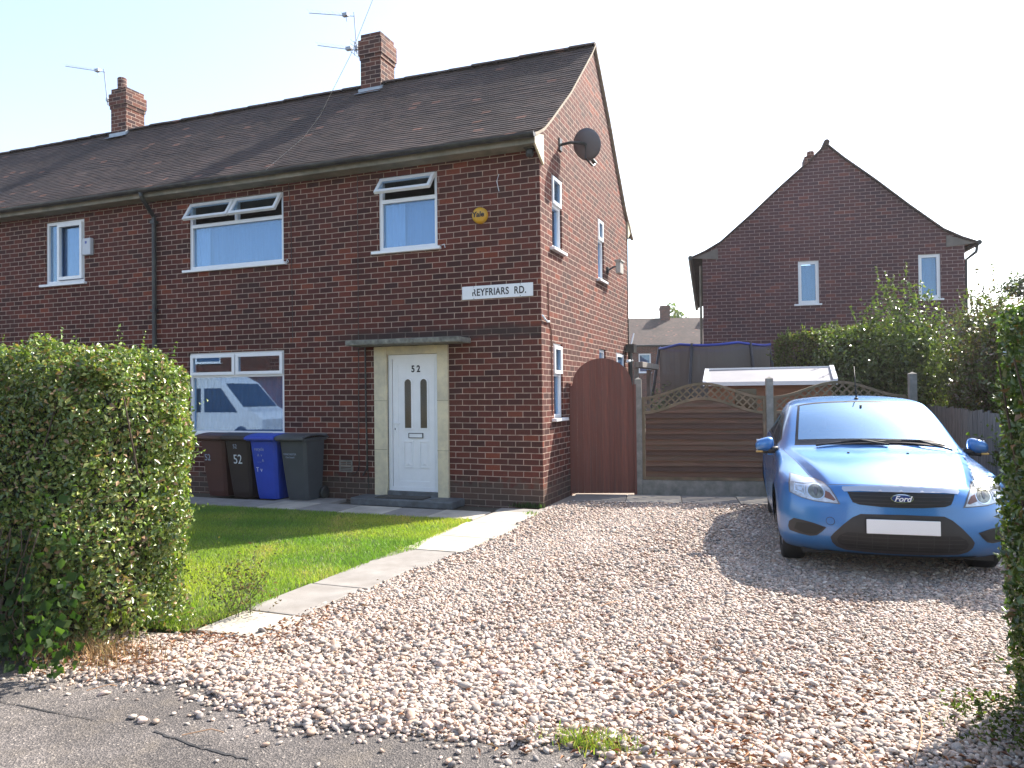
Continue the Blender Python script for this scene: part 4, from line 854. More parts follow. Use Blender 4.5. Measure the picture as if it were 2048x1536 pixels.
def row_house(name, label, loc, ang, n_win, L, depth=6.0, eave=5.0, ridge=7.5, stack=(5.0,), dark=False):
    t = thing(name, label, 'house', loc, ang); holes = []
    for (u, v0, v1, w) in n_win: holes.append((u, u + w, v0, v1))
    m = MB(FRONT); wall(m, 0, L, -0.1, eave, holes); m.build('wall', MAT['brick'], t, recalc=False)
    m = MB(); m.box(0.001, 0.1, 0.002, depth, -0.1, eave); m.box(L - 0.1, L - 0.001, 0.002, depth, -0.1, eave); m.box(0, L, depth - 0.1, depth, -0.1, eave)
    for x in (0, L): m.add([(x, 0, eave), (x, depth, eave), (x, depth / 2, ridge)], [(0, 1, 2)])
    m.build('wall', MAT['brick'], t, recalc=False)
    m = MB(); m.add([(-0.1, -0.35, eave - 0.1), (L + 0.1, -0.35, eave - 0.1), (L + 0.1, depth / 2, ridge), (-0.1, depth / 2, ridge), (-0.1, depth + 0.35, eave - 0.1), (L + 0.1, depth + 0.35, eave - 0.1)], [(0, 1, 2, 3), (3, 2, 5, 4)]); rf = m.build('roof', MAT['tile'], t, recalc=False); rf.modifiers.new('thick', 'SOLIDIFY').thickness = 0.08
    for x in stack:
        m = MB(); m.box(x - 0.35, x + 0.35, depth / 2 - 0.3, depth / 2 + 0.3, ridge - 0.3, ridge + 0.95); m.box(x - 0.39, x + 0.39, depth / 2 - 0.34, depth / 2 + 0.34, ridge + 0.6, ridge + 0.8); c = m.build('chimney', MAT['brick_stack'], rf)
    m = MB(); m.tube([(-0.1, -0.4, eave - 0.08), (L + 0.1, -0.4, eave - 0.08)], 0.06, 8); m.build('gutter', MAT['black'], t)
    for h in holes: window(t, FRONT, *h, w=0.09, tops=())
    return t
_a = R(20)
WINS = [(5.0, 3.0, 4.4, 0.9), (6.75, 2.95, 4.45, 1.1), (9.35, 3.1, 4.4, 1.2), (11.2, 3.1, 4.4, 0.9)]
row_house('distant_house', 'distant brick house with a tiled roof seen between the two gables', (-12.6, 43.2, 0), _a, WINS, 15.0, 7.0, 5.05, 7.35, (7.6, 11.6))

# across the road: what the front window mirrors
row_house('opposite_house', 'brick house across the road mirrored in the ground floor window', (-4.0, -22.5, 0), R(180), [(2, 0.9, 2.3, 2.0), (2.2, 3.4, 4.6, 1.8), (6, 3.4, 4.6, 1.0), (9, 0.9, 2.3, 2.0), (9.3, 3.4, 4.6, 1.8), (13, 3.4, 4.6, 1.0), (16, 0.9, 2.3, 2.0), (16.3, 3.4, 4.6, 1.8), (22, 0.9, 2.3, 2.0), (22.3, 3.4, 4.6, 1.8)], 30.0, 6.0, 5.0, 7.5, (3.5, 10.5, 17.5))
t = thing('van', 'white panel van parked across the road, mirrored in the front window', 'van', (-16.3, -11.6, -0.13))
m = MB(); van_m = M('white_van_paint', (0.75, 0.75, 0.74), 0.3, var=0.03, bmp=0, coat=0.5)
prof = [(-2.9, 0.35), (2.55, 0.35), (2.6, 0.9), (2.25, 1.15), (1.75, 1.28), (0.85, 2.18), (0.3, 2.42), (-0.6, 2.5), (-2.75, 2.48), (-2.9, 2.3)]
m.prism([(x, -0.95, z) for x, z in prof], (0, 1.9, 0)); m.build('body', van_m, t)
m = MB()
for y in (-0.955, 0.955):
    m.prism([(1.55, y - 0.005, 1.15), (0.85, y - 0.005, 1.98), (0.1, y - 0.005, 1.98), (0.1, y - 0.005, 1.15)], (0, 0.01, 0)); m.prism([(-0.05, y - 0.005, 1.15), (-0.05, y - 0.005, 1.98), (-2.3, y - 0.005, 1.98), (-2.3, y - 0.005, 1.15)], (0, 0.01, 0))
m.prism([(1.72, -0.85, 1.33), (1.72, 0.85, 1.33), (0.93, 0.80, 2.13), (0.93, -0.80, 2.13)], (0.02, 0, 0.02)); m.build('van_window', M('dark_van_glass', (0.02, 0.025, 0.03), 0.05, var=0, bmp=0, spec=0.8), t)
for x in (-1.9, 1.7):
    for y in (-0.86, 0.86):
        m = MB(); m.lathe([(0.0, -0.1), (0.2, -0.1), (0.33, -0.09), (0.34, 0.0), (0.33, 0.09), (0.2, 0.1), (0, 0.1)], (x, y, 0.34), 'Y', 24); m.build('wheel', MAT['black'], t)

# ================================================================== the blue hatchback (local axes: x forward from the front axle, y left, z up)
CAR_H = 0.08306
CAR = thing('parked_car', 'blue five door hatchback parked on the gravel facing the road', 'car', (3.9555, -2.0913, 0.0), CAR_H - math.pi / 2)
ROWS = [
 [(.68,0,.19),(.64,.40,.19),(.56,.60,.19),(.47,.74,.195),(.40,.82,.20),(.36,.85,.21),(.345,.86,.23)],
 [(.83,0,.225),(.78,.40,.225),(.69,.61,.225),(.57,.76,.23),(.45,.855,.24),(.37,.885,.25),(.34,.895,.27)],
 [(.885,0,.32),(.84,.40,.32),(.745,.62,.32),(.61,.78,.325),(.47,.875,.33),(.38,.905,.34),(.33,.91,.36)],
 [(.89,0,.45),(.845,.40,.45),(.75,.62,.45),(.61,.785,.455),(.47,.88,.46),(.37,.91,.47),(.30,.915,.49)],
 [(.872,0,.57),(.828,.40,.57),(.73,.62,.57),(.60,.78,.575),(.46,.875,.58),(.34,.91,.59),(.245,.917,.60)],
 [(.865,0,.655),(.82,.40,.655),(.715,.60,.65),(.58,.765,.665),(.43,.865,.68),(.29,.91,.665),(.16,.92,.665)],
 [(.852,0,.725),(.805,.38,.725),(.70,.56,.71),(.55,.72,.745),(.38,.842,.775),(.23,.908,.735),(.06,.925,.695)],
 [(.81,0,.785),(.765,.34,.785),(.68,.50,.768),(.60,.585,.735),(.22,.832,.838),(.12,.902,.79),(-.02,.925,.70)],
 [(.55,0,.86),(.51,.34,.857),(.44,.55,.845),(.37,.63,.80),(.05,.842,.868),(-.02,.902,.80),(-.12,.925,.685)],
 [(.22,0,.925),(.19,.34,.92),(.13,.61,.905),(.08,.685,.865),(-.12,.855,.893),(-.15,.902,.80),(-.22,.925,.635)],
 [(-.08,0,.97),(-.11,.36,.962),(-.18,.665,.945),(-.22,.735,.915),(-.33,.862,.912),(-.30,.905,.79),(-.30,.925,.55)],
 [(-.32,0,.995),(-.36,.38,.988),(-.47,.72,.972),(-.51,.785,.95),(-.55,.866,.93),(-.42,.906,.75),(-.345,.92,.40)],
 [(-.40,0,1.015),(-.44,.38,1.007),(-.57,.745,.992),(-.64,.805,.980),(-.72,.868,.945),(-.62,.906,.70),(-.40,.895,.24)],
 [(-.66,0,1.17),(-.69,.37,1.162),(-.80,.71,1.14),(-.86,.775,1.12),(-.95,.87,.955),(-.9,.906,.68),(-.8,.87,.21)],
 [(-.95,0,1.33),(-.97,.36,1.322),(-1.06,.675,1.295),(-1.11,.735,1.272),(-1.2,.87,.965),(-1.2,.906,.67),(-1.15,.87,.21)],
 [(-1.22,0,1.445),(-1.24,.34,1.438),(-1.30,.64,1.405),(-1.34,.695,1.372),(-1.5,.87,.975),(-1.5,.906,.66),(-1.5,.87,.21)],
 [(-1.42,0,1.475),(-1.43,.34,1.468),(-1.46,.63,1.435),(-1.50,.695,1.39),(-1.65,.87,.98),(-1.7,.906,.66),(-1.7,.87,.21)],
 [(-1.9,0,1.502),(-1.9,.34,1.495),(-1.9,.62,1.458),(-1.9,.69,1.41),(-1.95,.87,.99),(-1.95,.906,.66),(-1.95,.87,.21)],
 [(-2.4,0,1.485),(-2.4,.34,1.478),(-2.4,.59,1.445),(-2.38,.665,1.395),(-2.3,.87,1.0),(-2.25,.908,.68),(-2.29,.895,.24)],
 [(-2.85,0,1.435),(-2.84,.33,1.428),(-2.82,.55,1.40),(-2.78,.63,1.36),(-2.65,.868,1.01),(-2.5,.92,.74),(-2.36,.922,.52)],
 [(-3.12,0,1.38),(-3.11,.30,1.372),(-3.08,.48,1.345),(-3.02,.555,1.31),(-2.95,.86,1.01),(-2.66,.925,.80),(-2.50,.925,.645)],
 [(-3.36,0,1.06),(-3.35,.35,1.055),(-3.28,.62,1.03),(-3.22,.70,1.01),(-3.12,.83,.96),(-2.85,.92,.80),(-2.70,.925,.66)],
 [(-3.44,0,.80),(-3.42,.40,.80),(-3.36,.66,.80),(-3.30,.76,.79),(-3.20,.85,.77),(-3.05,.91,.72),(-2.87,.922,.58)],
 [(-3.47,0,.50),(-3.45,.40,.50),(-3.38,.66,.50),(-3.32,.77,.50),(-3.22,.86,.50),(-3.10,.90,.48),(-2.955,.915,.42)],
 [(-3.42,0,.25),(-3.40,.40,.25),(-3.33,.62,.25),(-3.27,.74,.25),(-3.20,.82,.25),(-3.10,.87,.25),(-2.98,.885,.26)],
]
def car_paint():
    m, nt, b = _new('blue_metallic_paint'); tc = _n(nt, 'ShaderNodeTexCoord')
    b.inputs['Coat IOR'].default_value = 1.65; b.inputs['Metallic'].default_value = 0.65; b.inputs['Roughness'].default_value = 0.50
    b.inputs['Coat Weight'].default_value = 1.0; b.inputs['Coat Roughness'].default_value = 0.17
    vo = _n(nt, 'ShaderNodeTexVoronoi'); vo.inputs['Scale'].default_value = 900; nt.links.new(tc.outputs['Object'], vo.inputs['Vector'])
    c = ramp(nt, vo.outputs['Color'], [(0.2, (0.020, 0.140, 0.39)), (0.9, (0.045, 0.225, 0.53))])
    dn = noise(nt, tc.outputs['Object'], 3.0, 6, 0.7); c = mix_rgb(nt, ramp(nt, dn, [(0.5, 0.0), (0.8, 0.22)]), c, (0.20, 0.25, 0.33))
    nt.links.new(c, b.inputs['Base Color']); return m
PAINT = car_paint(); MAT['trim'] = M('dark_trim', (0.010, 0.010, 0.011), 0.55, var=0.15, bmp=0.03)
MAT['trim_grey'] = M('grey_trim', (0.028, 0.027, 0.028), 0.5, var=0.15, bmp=0.03)
MAT['chrome'] = M('chrome', (0.75, 0.76, 0.78), 0.12, metal=1.0, var=0.03, bmp=0); MAT['satin'] = M('satin_silver', (0.55, 0.57, 0.62), 0.35, metal=0.9, var=0.05, bmp=0)
MAT['car_glass'] = glass_mat('car_glass', (0.62, 0.70, 0.70), 1.6, 0.0, 0.42, (0.50, 0.74, 1.0)); MAT['lens'] = glass_mat('clear_lens', (0.95, 0.97, 0.98), 1.18, 0.0, 0.0)  # car glass: reflected sky blue is put into the reflection tint
MAT['frit'] = M('black_glass_border', (0.012, 0.012, 0.014), 0.08, var=0, bmp=0, spec=0.3); MAT['rubber'] = M('tyre_rubber', (0.018, 0.018, 0.019), 0.8, var=0.3, vscale=12, bmp=0.3); MAT['seat'] = M('seat_cloth', (0.04, 0.042, 0.05), 0.9)
NR, NC = len(ROWS), 7
bm = bmesh.new(); uvl = bm.loops.layers.uv.new('grid'); gridv = {}
for i, row in enumerate(ROWS):
    for j in range(-6, 7):
        x, y, z = row[abs(j)]; gridv[i, j] = bm.verts.new((x, y if j >= 0 else -y, z))
for i in range(NR - 1):
    for j in range(-6, 6):
        f = bm.faces.new([gridv[i, j], gridv[i, j + 1], gridv[i + 1, j + 1], gridv[i + 1, j]]); f.smooth = True
        for l, (a, b) in zip(f.loops, ((i, j), (i, j + 1), (i + 1, j + 1), (i + 1, j))): l[uvl].uv = (a, b)
cr = bm.edges.layers.float.new('crease_edge')
def crease(a, b, w):
    e = bm.edges.get((gridv[a], gridv[b]));
    if e: e[cr] = w
for i in range(7, 12):
    for s in (-1, 1): crease((i, 2 * s), (i + 1, 2 * s), 0.45); crease((i, 3 * s), (i + 1, 3 * s), 0.55)
for j in range(-3, 3): crease((7, j), (7, j + 1), 0.35)
for i in range(11, 21):
    for s in (-1, 1): crease((i, 4 * s), (i + 1, 4 * s), 0.5)
for j in range(-2, 2): crease((15, j), (15, j + 1), 0.5)
me = bpy.data.meshes.new('car_cage'); bm.to_mesh(me); bm.free()
cage = bpy.data.objects.new('car_cage', me); COL.objects.link(cage); sm = cage.modifiers.new('s', 'SUBSURF'); sm.levels = 4; sm.render_levels = 4; sm.uv_smooth = 'NONE'
dg = bpy.context.evaluated_depsgraph_get(); ev = cage.evaluated_get(dg); full = bpy.data.meshes.new_from_object(ev)
bpy.data.objects.remove(cage)
nv = len(full.vertices); co = np.empty(nv * 3); full.vertices.foreach_get('co', co); co = co.reshape(-1, 3)
nf = len(full.polygons); li = np.empty(len(full.loops), np.int64); full.loops.foreach_get('vertex_index', li); li = li.reshape(nf, 4)
uvs = np.empty(len(full.loops) * 2); full.uv_layers['grid'].data.foreach_get('uv', uvs); g4 = uvs.reshape(nf, 4, 2).mean(1); gr, gc = g4[:, 0], np.abs(g4[:, 1])
CAR_BVH = BVHTree.FromPolygons([Vector(c) for c in co], [tuple(f) for f in li])
ws = (gr > 11.93) & (gr < 14.95) & (gc < 2.02)
frit = ws & ((gr < 12.42) | (gr > 14.86) | (gc > 1.90))
sw = (gr > 12.75) & (gr < 20.0) & (gc > 3.14) & (gc < 3.90); swf = sw & ((gc < 3.22) | (gc > 3.84) | (gr < 12.95) | ((gr > 15.85) & (gr < 16.4)) | ((gr > 18.6) & (gr < 18.9)))
rw = (gr > 20.1) & (gr < 20.95) & (gc < 2.6)
gap = ((np.abs(gr - 15.0) < 0.06) & (gc < 2.1)) | ((np.abs(gr - 6.97) < 0.045) & (gc < 3.0)) | ((np.abs(gc - 3.03) < 0.045) & (gr > 7.2) & (gr < 11.7)) | ((np.abs(gr - 12.12) < 0.10) & (gc > 4.1) & (gc < 5.9)) | ((np.abs(gr - 16.1) < 0.05) & (gc > 4.0)) 
def sub(name, mask, mats, mi, parent):
    idx = np.where(mask)[0]; used, inv = np.unique(li[idx], return_inverse=True); o = mesh_np(name, co[used], inv.reshape(-1, 4), mats[0], parent, smooth=True)
    for m_ in mats[1:]: o.data.materials.append(m_)
    if mi is not None: o.data.polygons.foreach_set('material_index', mi[idx].astype(np.int32))
    o.data.update(); return o
body = sub('body', ~(ws | sw | rw), [PAINT, MAT['trim']], gap * 1, CAR)
wsc = sub('windscreen', ws, [MAT['car_glass'], MAT['frit']], frit * 1, CAR)
for s, nm in ((1, 'side_window'), (-1, 'side_window')): sub(nm, sw & (np.sign(g4[:, 1]) == s), [MAT['car_glass'], MAT['trim']], swf * 1, CAR)
sub('rear_window', rw, [MAT['car_glass']], None, CAR)
def conform(name, poly, off, mat, parent, mirror=False, fine=0.03, d=(-1, 0, 0), org=1.6):
    bm = bmesh.new(); vs = [bm.verts.new((0, -y if mirror else y, z)) for y, z in poly]; bm.faces.new(vs); bmesh.ops.triangulate(bm, faces=bm.faces[:])
    for k in range(6):
        es = [e for e in bm.edges if e.calc_length() > fine]
        if not es: break
        bmesh.ops.subdivide_edges(bm, edges=es, cuts=1); bmesh.ops.triangulate(bm, faces=[f for f in bm.faces if len(f.verts) > 3])
    for v in bm.verts:
        h, n, i, dist = CAR_BVH.ray_cast(Vector((org, v.co.y, v.co.z)), Vector(d))
        if h is None: h, n, i, dist = CAR_BVH.find_nearest(Vector((0.6, v.co.y, v.co.z)))
        if n.x < 0: n = -n
        v.co = h + n * off
    m = MB(); m.frombm(bm); return m.build(name, mat, parent, smooth=True, uv=False, recalc=False)
def strip(a, b, w):
    (y0, z0), (y1, z1) = a, b; dy, dz = y1 - y0, z1 - z0; L = math.hypot(dy, dz); n = (-dz / L * w / 2, dy / L * w / 2); N = max(1, int(L / 0.05))
    top = [(y0 + dy * i / N + n[0], z0 + dz * i / N + n[1]) for i in range(N + 1)]; bot = [(y0 + dy * i / N - n[0], z0 + dz * i / N - n[1]) for i in range(N + 1)]; return top + bot[::-1]
def ellipse(cy, cz, ry, rz, n=24): return [(cy + ry * math.cos(2 * math.pi * k / n), cz + rz * math.sin(2 * math.pi * k / n)) for k in range(n)]
#CARPOLY
def both(poly): return poly + [(-y, z) for y, z in poly[::-1] if abs(y) > 1e-6]
# grille, chrome strip, lower intake, fog recesses, plate
GR = [(0, .738), (.39, .724), (.375, .685), (.355, .645), (.31, .629), (.15, .618), (0, .615)]
g = conform('grille', both(GR), 0.004, MAT['trim'], CAR)
for z in (.645, .672, .700): conform('grille_bar', strip((-.34 - (z - .645) * .4, z), (.34 + (z - .645) * .4, z), .007), 0.009, MAT['trim_grey'], g)
conform('chrome_strip', both([(0, .776), (.30, .768), (.42, .756), (.425, .738), (.41, .722), (.30, .733), (0, .738)]), 0.012, MAT['satin'], CAR)
IN = [(0, .562), (.30, .556), (.36, .525), (.43, .462), (.50, .385), (.522, .35), (.51, .31), (.475, .275), (.41, .252), (.2, .244), (0, .243)]
itk = conform('lower_grille', both(IN), 0.005, MAT['trim_grey'], CAR)
conform('intake_mesh', both([(0, .405), (.40, .405), (.455, .375), (.475, .34), (.46, .305), (.40, .278), (.2, .272), (0, .272)]), 0.008, MAT['trim'], itk)
for z in (.375, .345, .315, .29): conform('grille_bar', strip((-.44, z), (.44, z), .006), 0.011, MAT['trim_grey'], itk)
for y in (-.33, -.22, -.11, 0, .11, .22, .33): conform('grille_bar', strip((y, .275), (y, .40), .005), 0.010, MAT['trim_grey'], itk)
conform('bumper_seam', both([(0, .222), (.4, .226), (.56, .232), (.56, .205), (.4, .205), (0, .205)]), 0.004, MAT['trim'], CAR)
FOG = [(.832, .385), (.825, .43), (.79, .466), (.72, .462), (.64, .450), (.552, .426), (.585, .385), (.622, .35), (.67, .337), (.75, .342), (.82, .354)]
FIN = [(.785, .378), (.765, .436), (.68, .445), (.57, .425), (.60, .388), (.63, .362), (.70, .355)]
for mir in (True, False):
    fg = conform('fog_surround', FOG, 0.004, MAT['trim_grey'], CAR, mir); conform('fog_recess', FIN, 0.009, MAT['trim'], fg, mir)
m = MB(); m.box(0.872, 0.884, -0.265, 0.265, 0.408, 0.522, bev=0.004); pl = m.build('number_plate', M('white_plate', (0.86, 0.87, 0.87), 0.4, var=0.02, bmp=0), CAR)
m = MB(); m.box(0.862, 0.8725, -0.275, 0.275, 0.400, 0.530, bev=0.003); m.build('plate_holder', MAT['trim'], pl)
bd = conform('badge', ellipse(0, .686, .083, .033), 0.014, MAT['chrome'], CAR, fine=0.02)
conform('badge_field', ellipse(0, .686, .074, .026), 0.017, M('badge_blue', (0.02, 0.04, 0.16), 0.25, var=0.05, bmp=0, coat=0.6), bd, fine=0.02)
text('Ford', 0.062, (0.8735, 0.0, 0.688), (R(84), 0, R(90)), bd, MAT['upvc'], 0.001, shear=0.35, bold=0.001)
tw = conform('tow_cover', ellipse(-.522, .481, .033, .033), 0.002, MAT['trim'], CAR, fine=0.02); conform('tow_disc', ellipse(-.522, .481, .029, .029), 0.003, PAINT, tw, fine=0.02)
# headlights
HD = [(.80, .818), (.818, .745), (.818, .675), (.735, .645), (.634, .627), (.445, .622), (.474, .685), (.505, .738), (.549, .779), (.60, .793), (.676, .792), (.735, .806)]
def inset(p, k):
    cy = sum(a for a, b in p) / len(p); cz = sum(b for a, b in p) / len(p); return [(cy + (a - cy) * k, cz + (b - cz) * k) for a, b in p]
HBASE = M('headlight_bowl', (0.55, 0.55, 0.57), 0.3, metal=0.7, var=0.35, vscale=26, bmp=0.1); DARKL = M('headlight_dark', (0.14, 0.14, 0.15), 0.3, var=0.2, bmp=0)
IND = M('indicator_tint', (0.20, 0.085, 0.06), 0.3, var=0.15, bmp=0); AMB = M('amber_lens', (0.62, 0.36, 0.10), 0.25, var=0.1, bmp=0)
for mir in (True, False):
    h = conform('headlight', HD, 0.003, DARKL, CAR, mir, 0.025)
    conform('reflector', inset(HD, 0.93), 0.006, HBASE, h, mir, 0.02)
    conform('upper_reflector', [(.79, .80), (.80, .755), (.70, .752), (.60, .762), (.545, .765), (.60, .782), (.68, .783), (.735, .795)], 0.009, MAT['satin'], h, mir, 0.02)
    conform('lamp_ring', ellipse(.615, .700, .066, .058), 0.010, MAT['chrome'], h, mir, 0.018); conform('lamp_bowl', ellipse(.615, .700, .057, .050), 0.013, M('lamp_bowl', (0.24, 0.23, 0.19), 0.15, metal=0.8, var=0.7, vscale=30, bmp=0), h, mir, 0.018)
    conform('lamp_bulb', ellipse(.615, .703, .013, .028, 12), 0.016, DARKL, h, mir, 0.01)
    conform('side_lamp_frame', [(.775, .745), (.775, .690), (.70, .668), (.69, .74)], 0.010, MAT['chrome'], h, mir, 0.02); conform('side_lamp', [(.765, .735), (.765, .697), (.708, .680), (.70, .732)], 0.013, HBASE, h, mir, 0.02); conform('side_lamp_cell', [(.745, .722), (.745, .70), (.715, .693), (.712, .72)], 0.016, MAT['chrome'], h, mir, 0.02)
    conform('indicator', [(.545, .715), (.515, .705), (.475, .655), (.49, .645), (.555, .665)], 0.010, IND, h, mir, 0.02)
    conform('lens', HD, 0.020, MAT['lens'], h, mir, 0.025)
# mirrors
def mirror(s):
    bm = bmesh.new(); bmesh.ops.create_uvsphere(bm, u_segments=20, v_segments=14, radius=1)
    for v in bm.verts:
        x, y, z = v.co; sq = lambda a, p: math.copysign(abs(a) ** p, a); y2 = sq(y, 0.7); z2 = sq(z, 0.75)
        v.co = (-0.745 + (0.075 if x > 0 else 0.045) * sq(x, 0.8), s * (0.972 + 0.092 * y2), 1.003 + (0.072 + 0.014 * (-y2)) * z2 - 0.012 * y2)
    m = MB(); m.frombm(bm); o = m.build('door_mirror', PAINT, CAR, smooth=True, uv=False)
    m = MB(); m.tube([(-0.73, s * 0.89, 0.945), (-0.72, s * 1.0, 0.935)], 0.028, 10); m.tube([(-0.70, s * 0.84, 0.955), (-0.72, s * 0.93, 0.945)], 0.035, 10); m.build('mirror_base', MAT['trim'], o, smooth=True)
    m = MB(); m.box(-0.715, -0.68, min(s * 0.99, s * 1.058), max(s * 0.99, s * 1.058), 0.925, 0.945, bev=0.008); m.build('mirror_indicator', AMB, o)
    m = MB(); m.box(-0.795, -0.785, min(s * 0.90, s * 1.05), max(s * 0.90, s * 1.05), 0.95, 1.055, bev=0.004); m.build('mirror_glass', MAT['chrome'], o)
for s in (1, -1): mirror(s)
# wheels
for x in (0.0, -2.64):
    for s in (1, -1):
        m = MB(); yo = s * 0.765
        m.lathe([(0.20, -0.095), (0.285, -0.10), (0.308, -0.085), (0.318, -0.04), (0.318, 0.04), (0.308, 0.085), (0.285, 0.10), (0.20, 0.095)], (x, yo, 0.316), 'Y', 40); w = m.build('wheel', MAT['rubber'], CAR, smooth=True)
        m = MB(); f = s * 0.088
        m.lathe([(0.203, f * 1.02), (0.19, f * 0.95), (0.17, f * 0.6)], (x, yo, 0.316), 'Y', 40); m.lathe([(0.0, f * 1.0), (0.05, f * 0.98), (0.06, f * 0.7)], (x, yo, 0.316), 'Y', 20)
        for k in range(7):
            a = 2 * math.pi * k / 7; ca, sa = math.cos(a), math.sin(a); pa = lambda r_, wv: (x + r_ * ca - wv * sa, yo + f * 0.9, 0.316 + r_ * sa + wv * ca)
            m.prism([pa(0.045, -0.022), pa(0.19, -0.032), pa(0.19, 0.032), pa(0.045, 0.022)], (0, -s * 0.025, 0))
        m.build('wheel_trim', MAT['satin'], w); m = MB(); m.lathe([(0.0, 0.0), (0.2, 0.0)], (x, yo + f * 0.3, 0.316), 'Y', 24); m.build('brake_disc', MAT['trim'], w, recalc=False)
m = MB(); m.box(-3.3, 0.55, -0.72, 0.72, 0.17, 0.30); m.box(-0.42, 0.42, -0.80, 0.80, 0.30, 0.62); m.box(-3.05, -2.25, -0.80, 0.80, 0.30, 0.62); m.box(-2.3, -0.4, -0.84, 0.84, 0.20, 0.45); m.build('underbody_light_block', MAT['trim'], CAR)  # solid dark boxes added to block light beneath the car
# cabin
m = MB(); m.box(-0.95, -0.42, -0.72, 0.72, 0.55, 0.90, bev=0.05); m.box(-1.0, -0.72, -0.62, -0.18, 0.88, 0.96, bev=0.03); m.build('dashboard', MAT['seat'], CAR)
for s in (1, -1):
    m = MB(); y = s * 0.37; m.box(-1.75, -1.25, y - 0.25, y + 0.25, 0.35, 0.52, bev=0.05); m.box(-1.92, -1.75, y - 0.25, y + 0.25, 0.45, 1.08, bev=0.06); m.box(-1.95, -1.84, y - 0.13, y + 0.13, 1.10, 1.29, bev=0.04); m.tube([(-1.88, y - 0.05, 1.05), (-1.89, y - 0.05, 1.14)], 0.012, 6); m.tube([(-1.88, y + 0.05, 1.05), (-1.89, y + 0.05, 1.14)], 0.012, 6); m.build('seat', MAT['seat'], CAR, smooth=False)
m = MB(); m.box(-2.95, -2.65, -0.62, 0.62, 0.45, 1.05, bev=0.06)
for y in (-0.4, 0.4): m.box(-2.9, -2.82, y - 0.12, y + 0.12, 1.05, 1.22, bev=0.03)
m.build('rear_seat', MAT['seat'], CAR)
m = MB(); c0 = Vector((-1.08, -0.37, 0.90)); q = Vector((-0.9, 0, 0.45)).to_track_quat('Z', 'Y').to_matrix(); pts = [c0 + q @ Vector((0.185 * math.cos(2 * math.pi * k / 24), 0.185 * math.sin(2 * math.pi * k / 24), 0)) for k in range(25)]
m.tube(pts, 0.016, 8, cap=False)
for k in (0, 8, 16): m.tube([c0, pts[k]], 0.016, 6)
m.build('steering_wheel', MAT['seat'], CAR, smooth=True)
m = MB(); m.box(-1.13, -1.10, -0.10, 0.10, 1.30, 1.36, bev=0.012); m.tube([(-1.10, 0, 1.35), (-1.08, 0, 1.40)], 0.012, 6); m.build('inside_mirror', MAT['trim'], CAR)
m = MB(); m.tube([(-1.12, 0.0, 1.30), (-1.12, 0.0, 1.17)], 0.003, 5); m.box(-1.13, -1.115, -0.035, 0.035, 1.06, 1.17, bev=0.012); m.build('hanging_tag', MAT['seat'], CAR)
# wipers, aerial, washer jets, tax disc
def wpt(y, xo): # point on the glass/bonnet at lateral y, found from above
    h, n, i, t = CAR_BVH.ray_cast(Vector((xo, y, 2.5)), Vector((0, 0, -1))); return h + n * 0.016
m = MB()
for ya, yb, xa, xb in ((-0.50, 0.12, -0.47, -0.47), (0.02, 0.66, -0.47, -0.55)):
    pts = [wpt(ya + (yb - ya) * k / 8, xa + (xb - xa) * k / 8 - 0.03 * math.sin(math.pi * k / 8) * 0) for k in range(9)]; m.tube(pts, 0.010, 6); m.tube([wpt(yb + 0.02, -0.42), pts[5] + Vector((0.01, 0, 0.015)), pts[3]], 0.011, 6)
m.build('wiper', MAT['trim'], CAR, smooth=True)
h = CAR_BVH.ray_cast(Vector((-1.33, -0.005, 2.5)), Vector((0, 0, -1)))[0]
m = MB(); m.lathe([(0.024, -0.004), (0.02, 0.014), (0.008, 0.022)], h, seg=14); m.tube([h + Vector((0, 0, 0.015)), h + Vector((-0.13, 0.0, 0.36))], 0.008, 6, r2=0.005); m.build('roof_aerial', MAT['trim'], CAR, smooth=True)
m = MB()
for y in (-0.25, 0.25):
    p = CAR_BVH.ray_cast(Vector((-0.16, y, 2.5)), Vector((0, 0, -1)))[0]; m.lathe([(0.014, -0.002), (0.010, 0.010), (0.0, 0.013)], p, seg=8)
m.build('washer_jet', MAT['trim'], CAR)
for s in (-1, 1):
    for x in (-1.45, -2.35):
        p = CAR_BVH.ray_cast(Vector((x, s * 2, 0.86)), Vector((0, -s, 0)))[0]; m = MB(); m.box(x - 0.10, x + 0.10, min(p.y - 0.005 * s, p.y + 0.035 * s), max(p.y - 0.005 * s, p.y + 0.035 * s), 0.845, 0.875, bev=0.008); m.build('door_handle', PAINT, CAR)
    p = CAR_BVH.ray_cast(Vector((-3.3, s * 2, 0.85)), Vector((0, -s, 0)))[0]
    tl = [(-3.27, 0.98), (-3.42, 0.93), (-3.44, 0.72), (-3.28, 0.70), (-3.18, 0.85)]; bm = bmesh.new(); vs = [bm.verts.new((a, s * 0.9, b)) for a, b in tl]; bm.faces.new(vs); bmesh.ops.triangulate(bm, faces=bm.faces[:]); bmesh.ops.subdivide_edges(bm, edges=bm.edges[:], cuts=3)
    for v in bm.verts:
        hh, nn, i_, d_ = CAR_BVH.find_nearest(v.co + Vector((-0.1, 0, 0))); nn = nn if nn.y * s > 0 else -nn; v.co = hh + nn * 0.004
    m = MB(); m.frombm(bm); m.build('tail_light', M('tail_light_red', (0.35, 0.02, 0.02), 0.2, var=0.1, bmp=0), CAR, smooth=True, recalc=False)
bpy.data.meshes.remove(full)

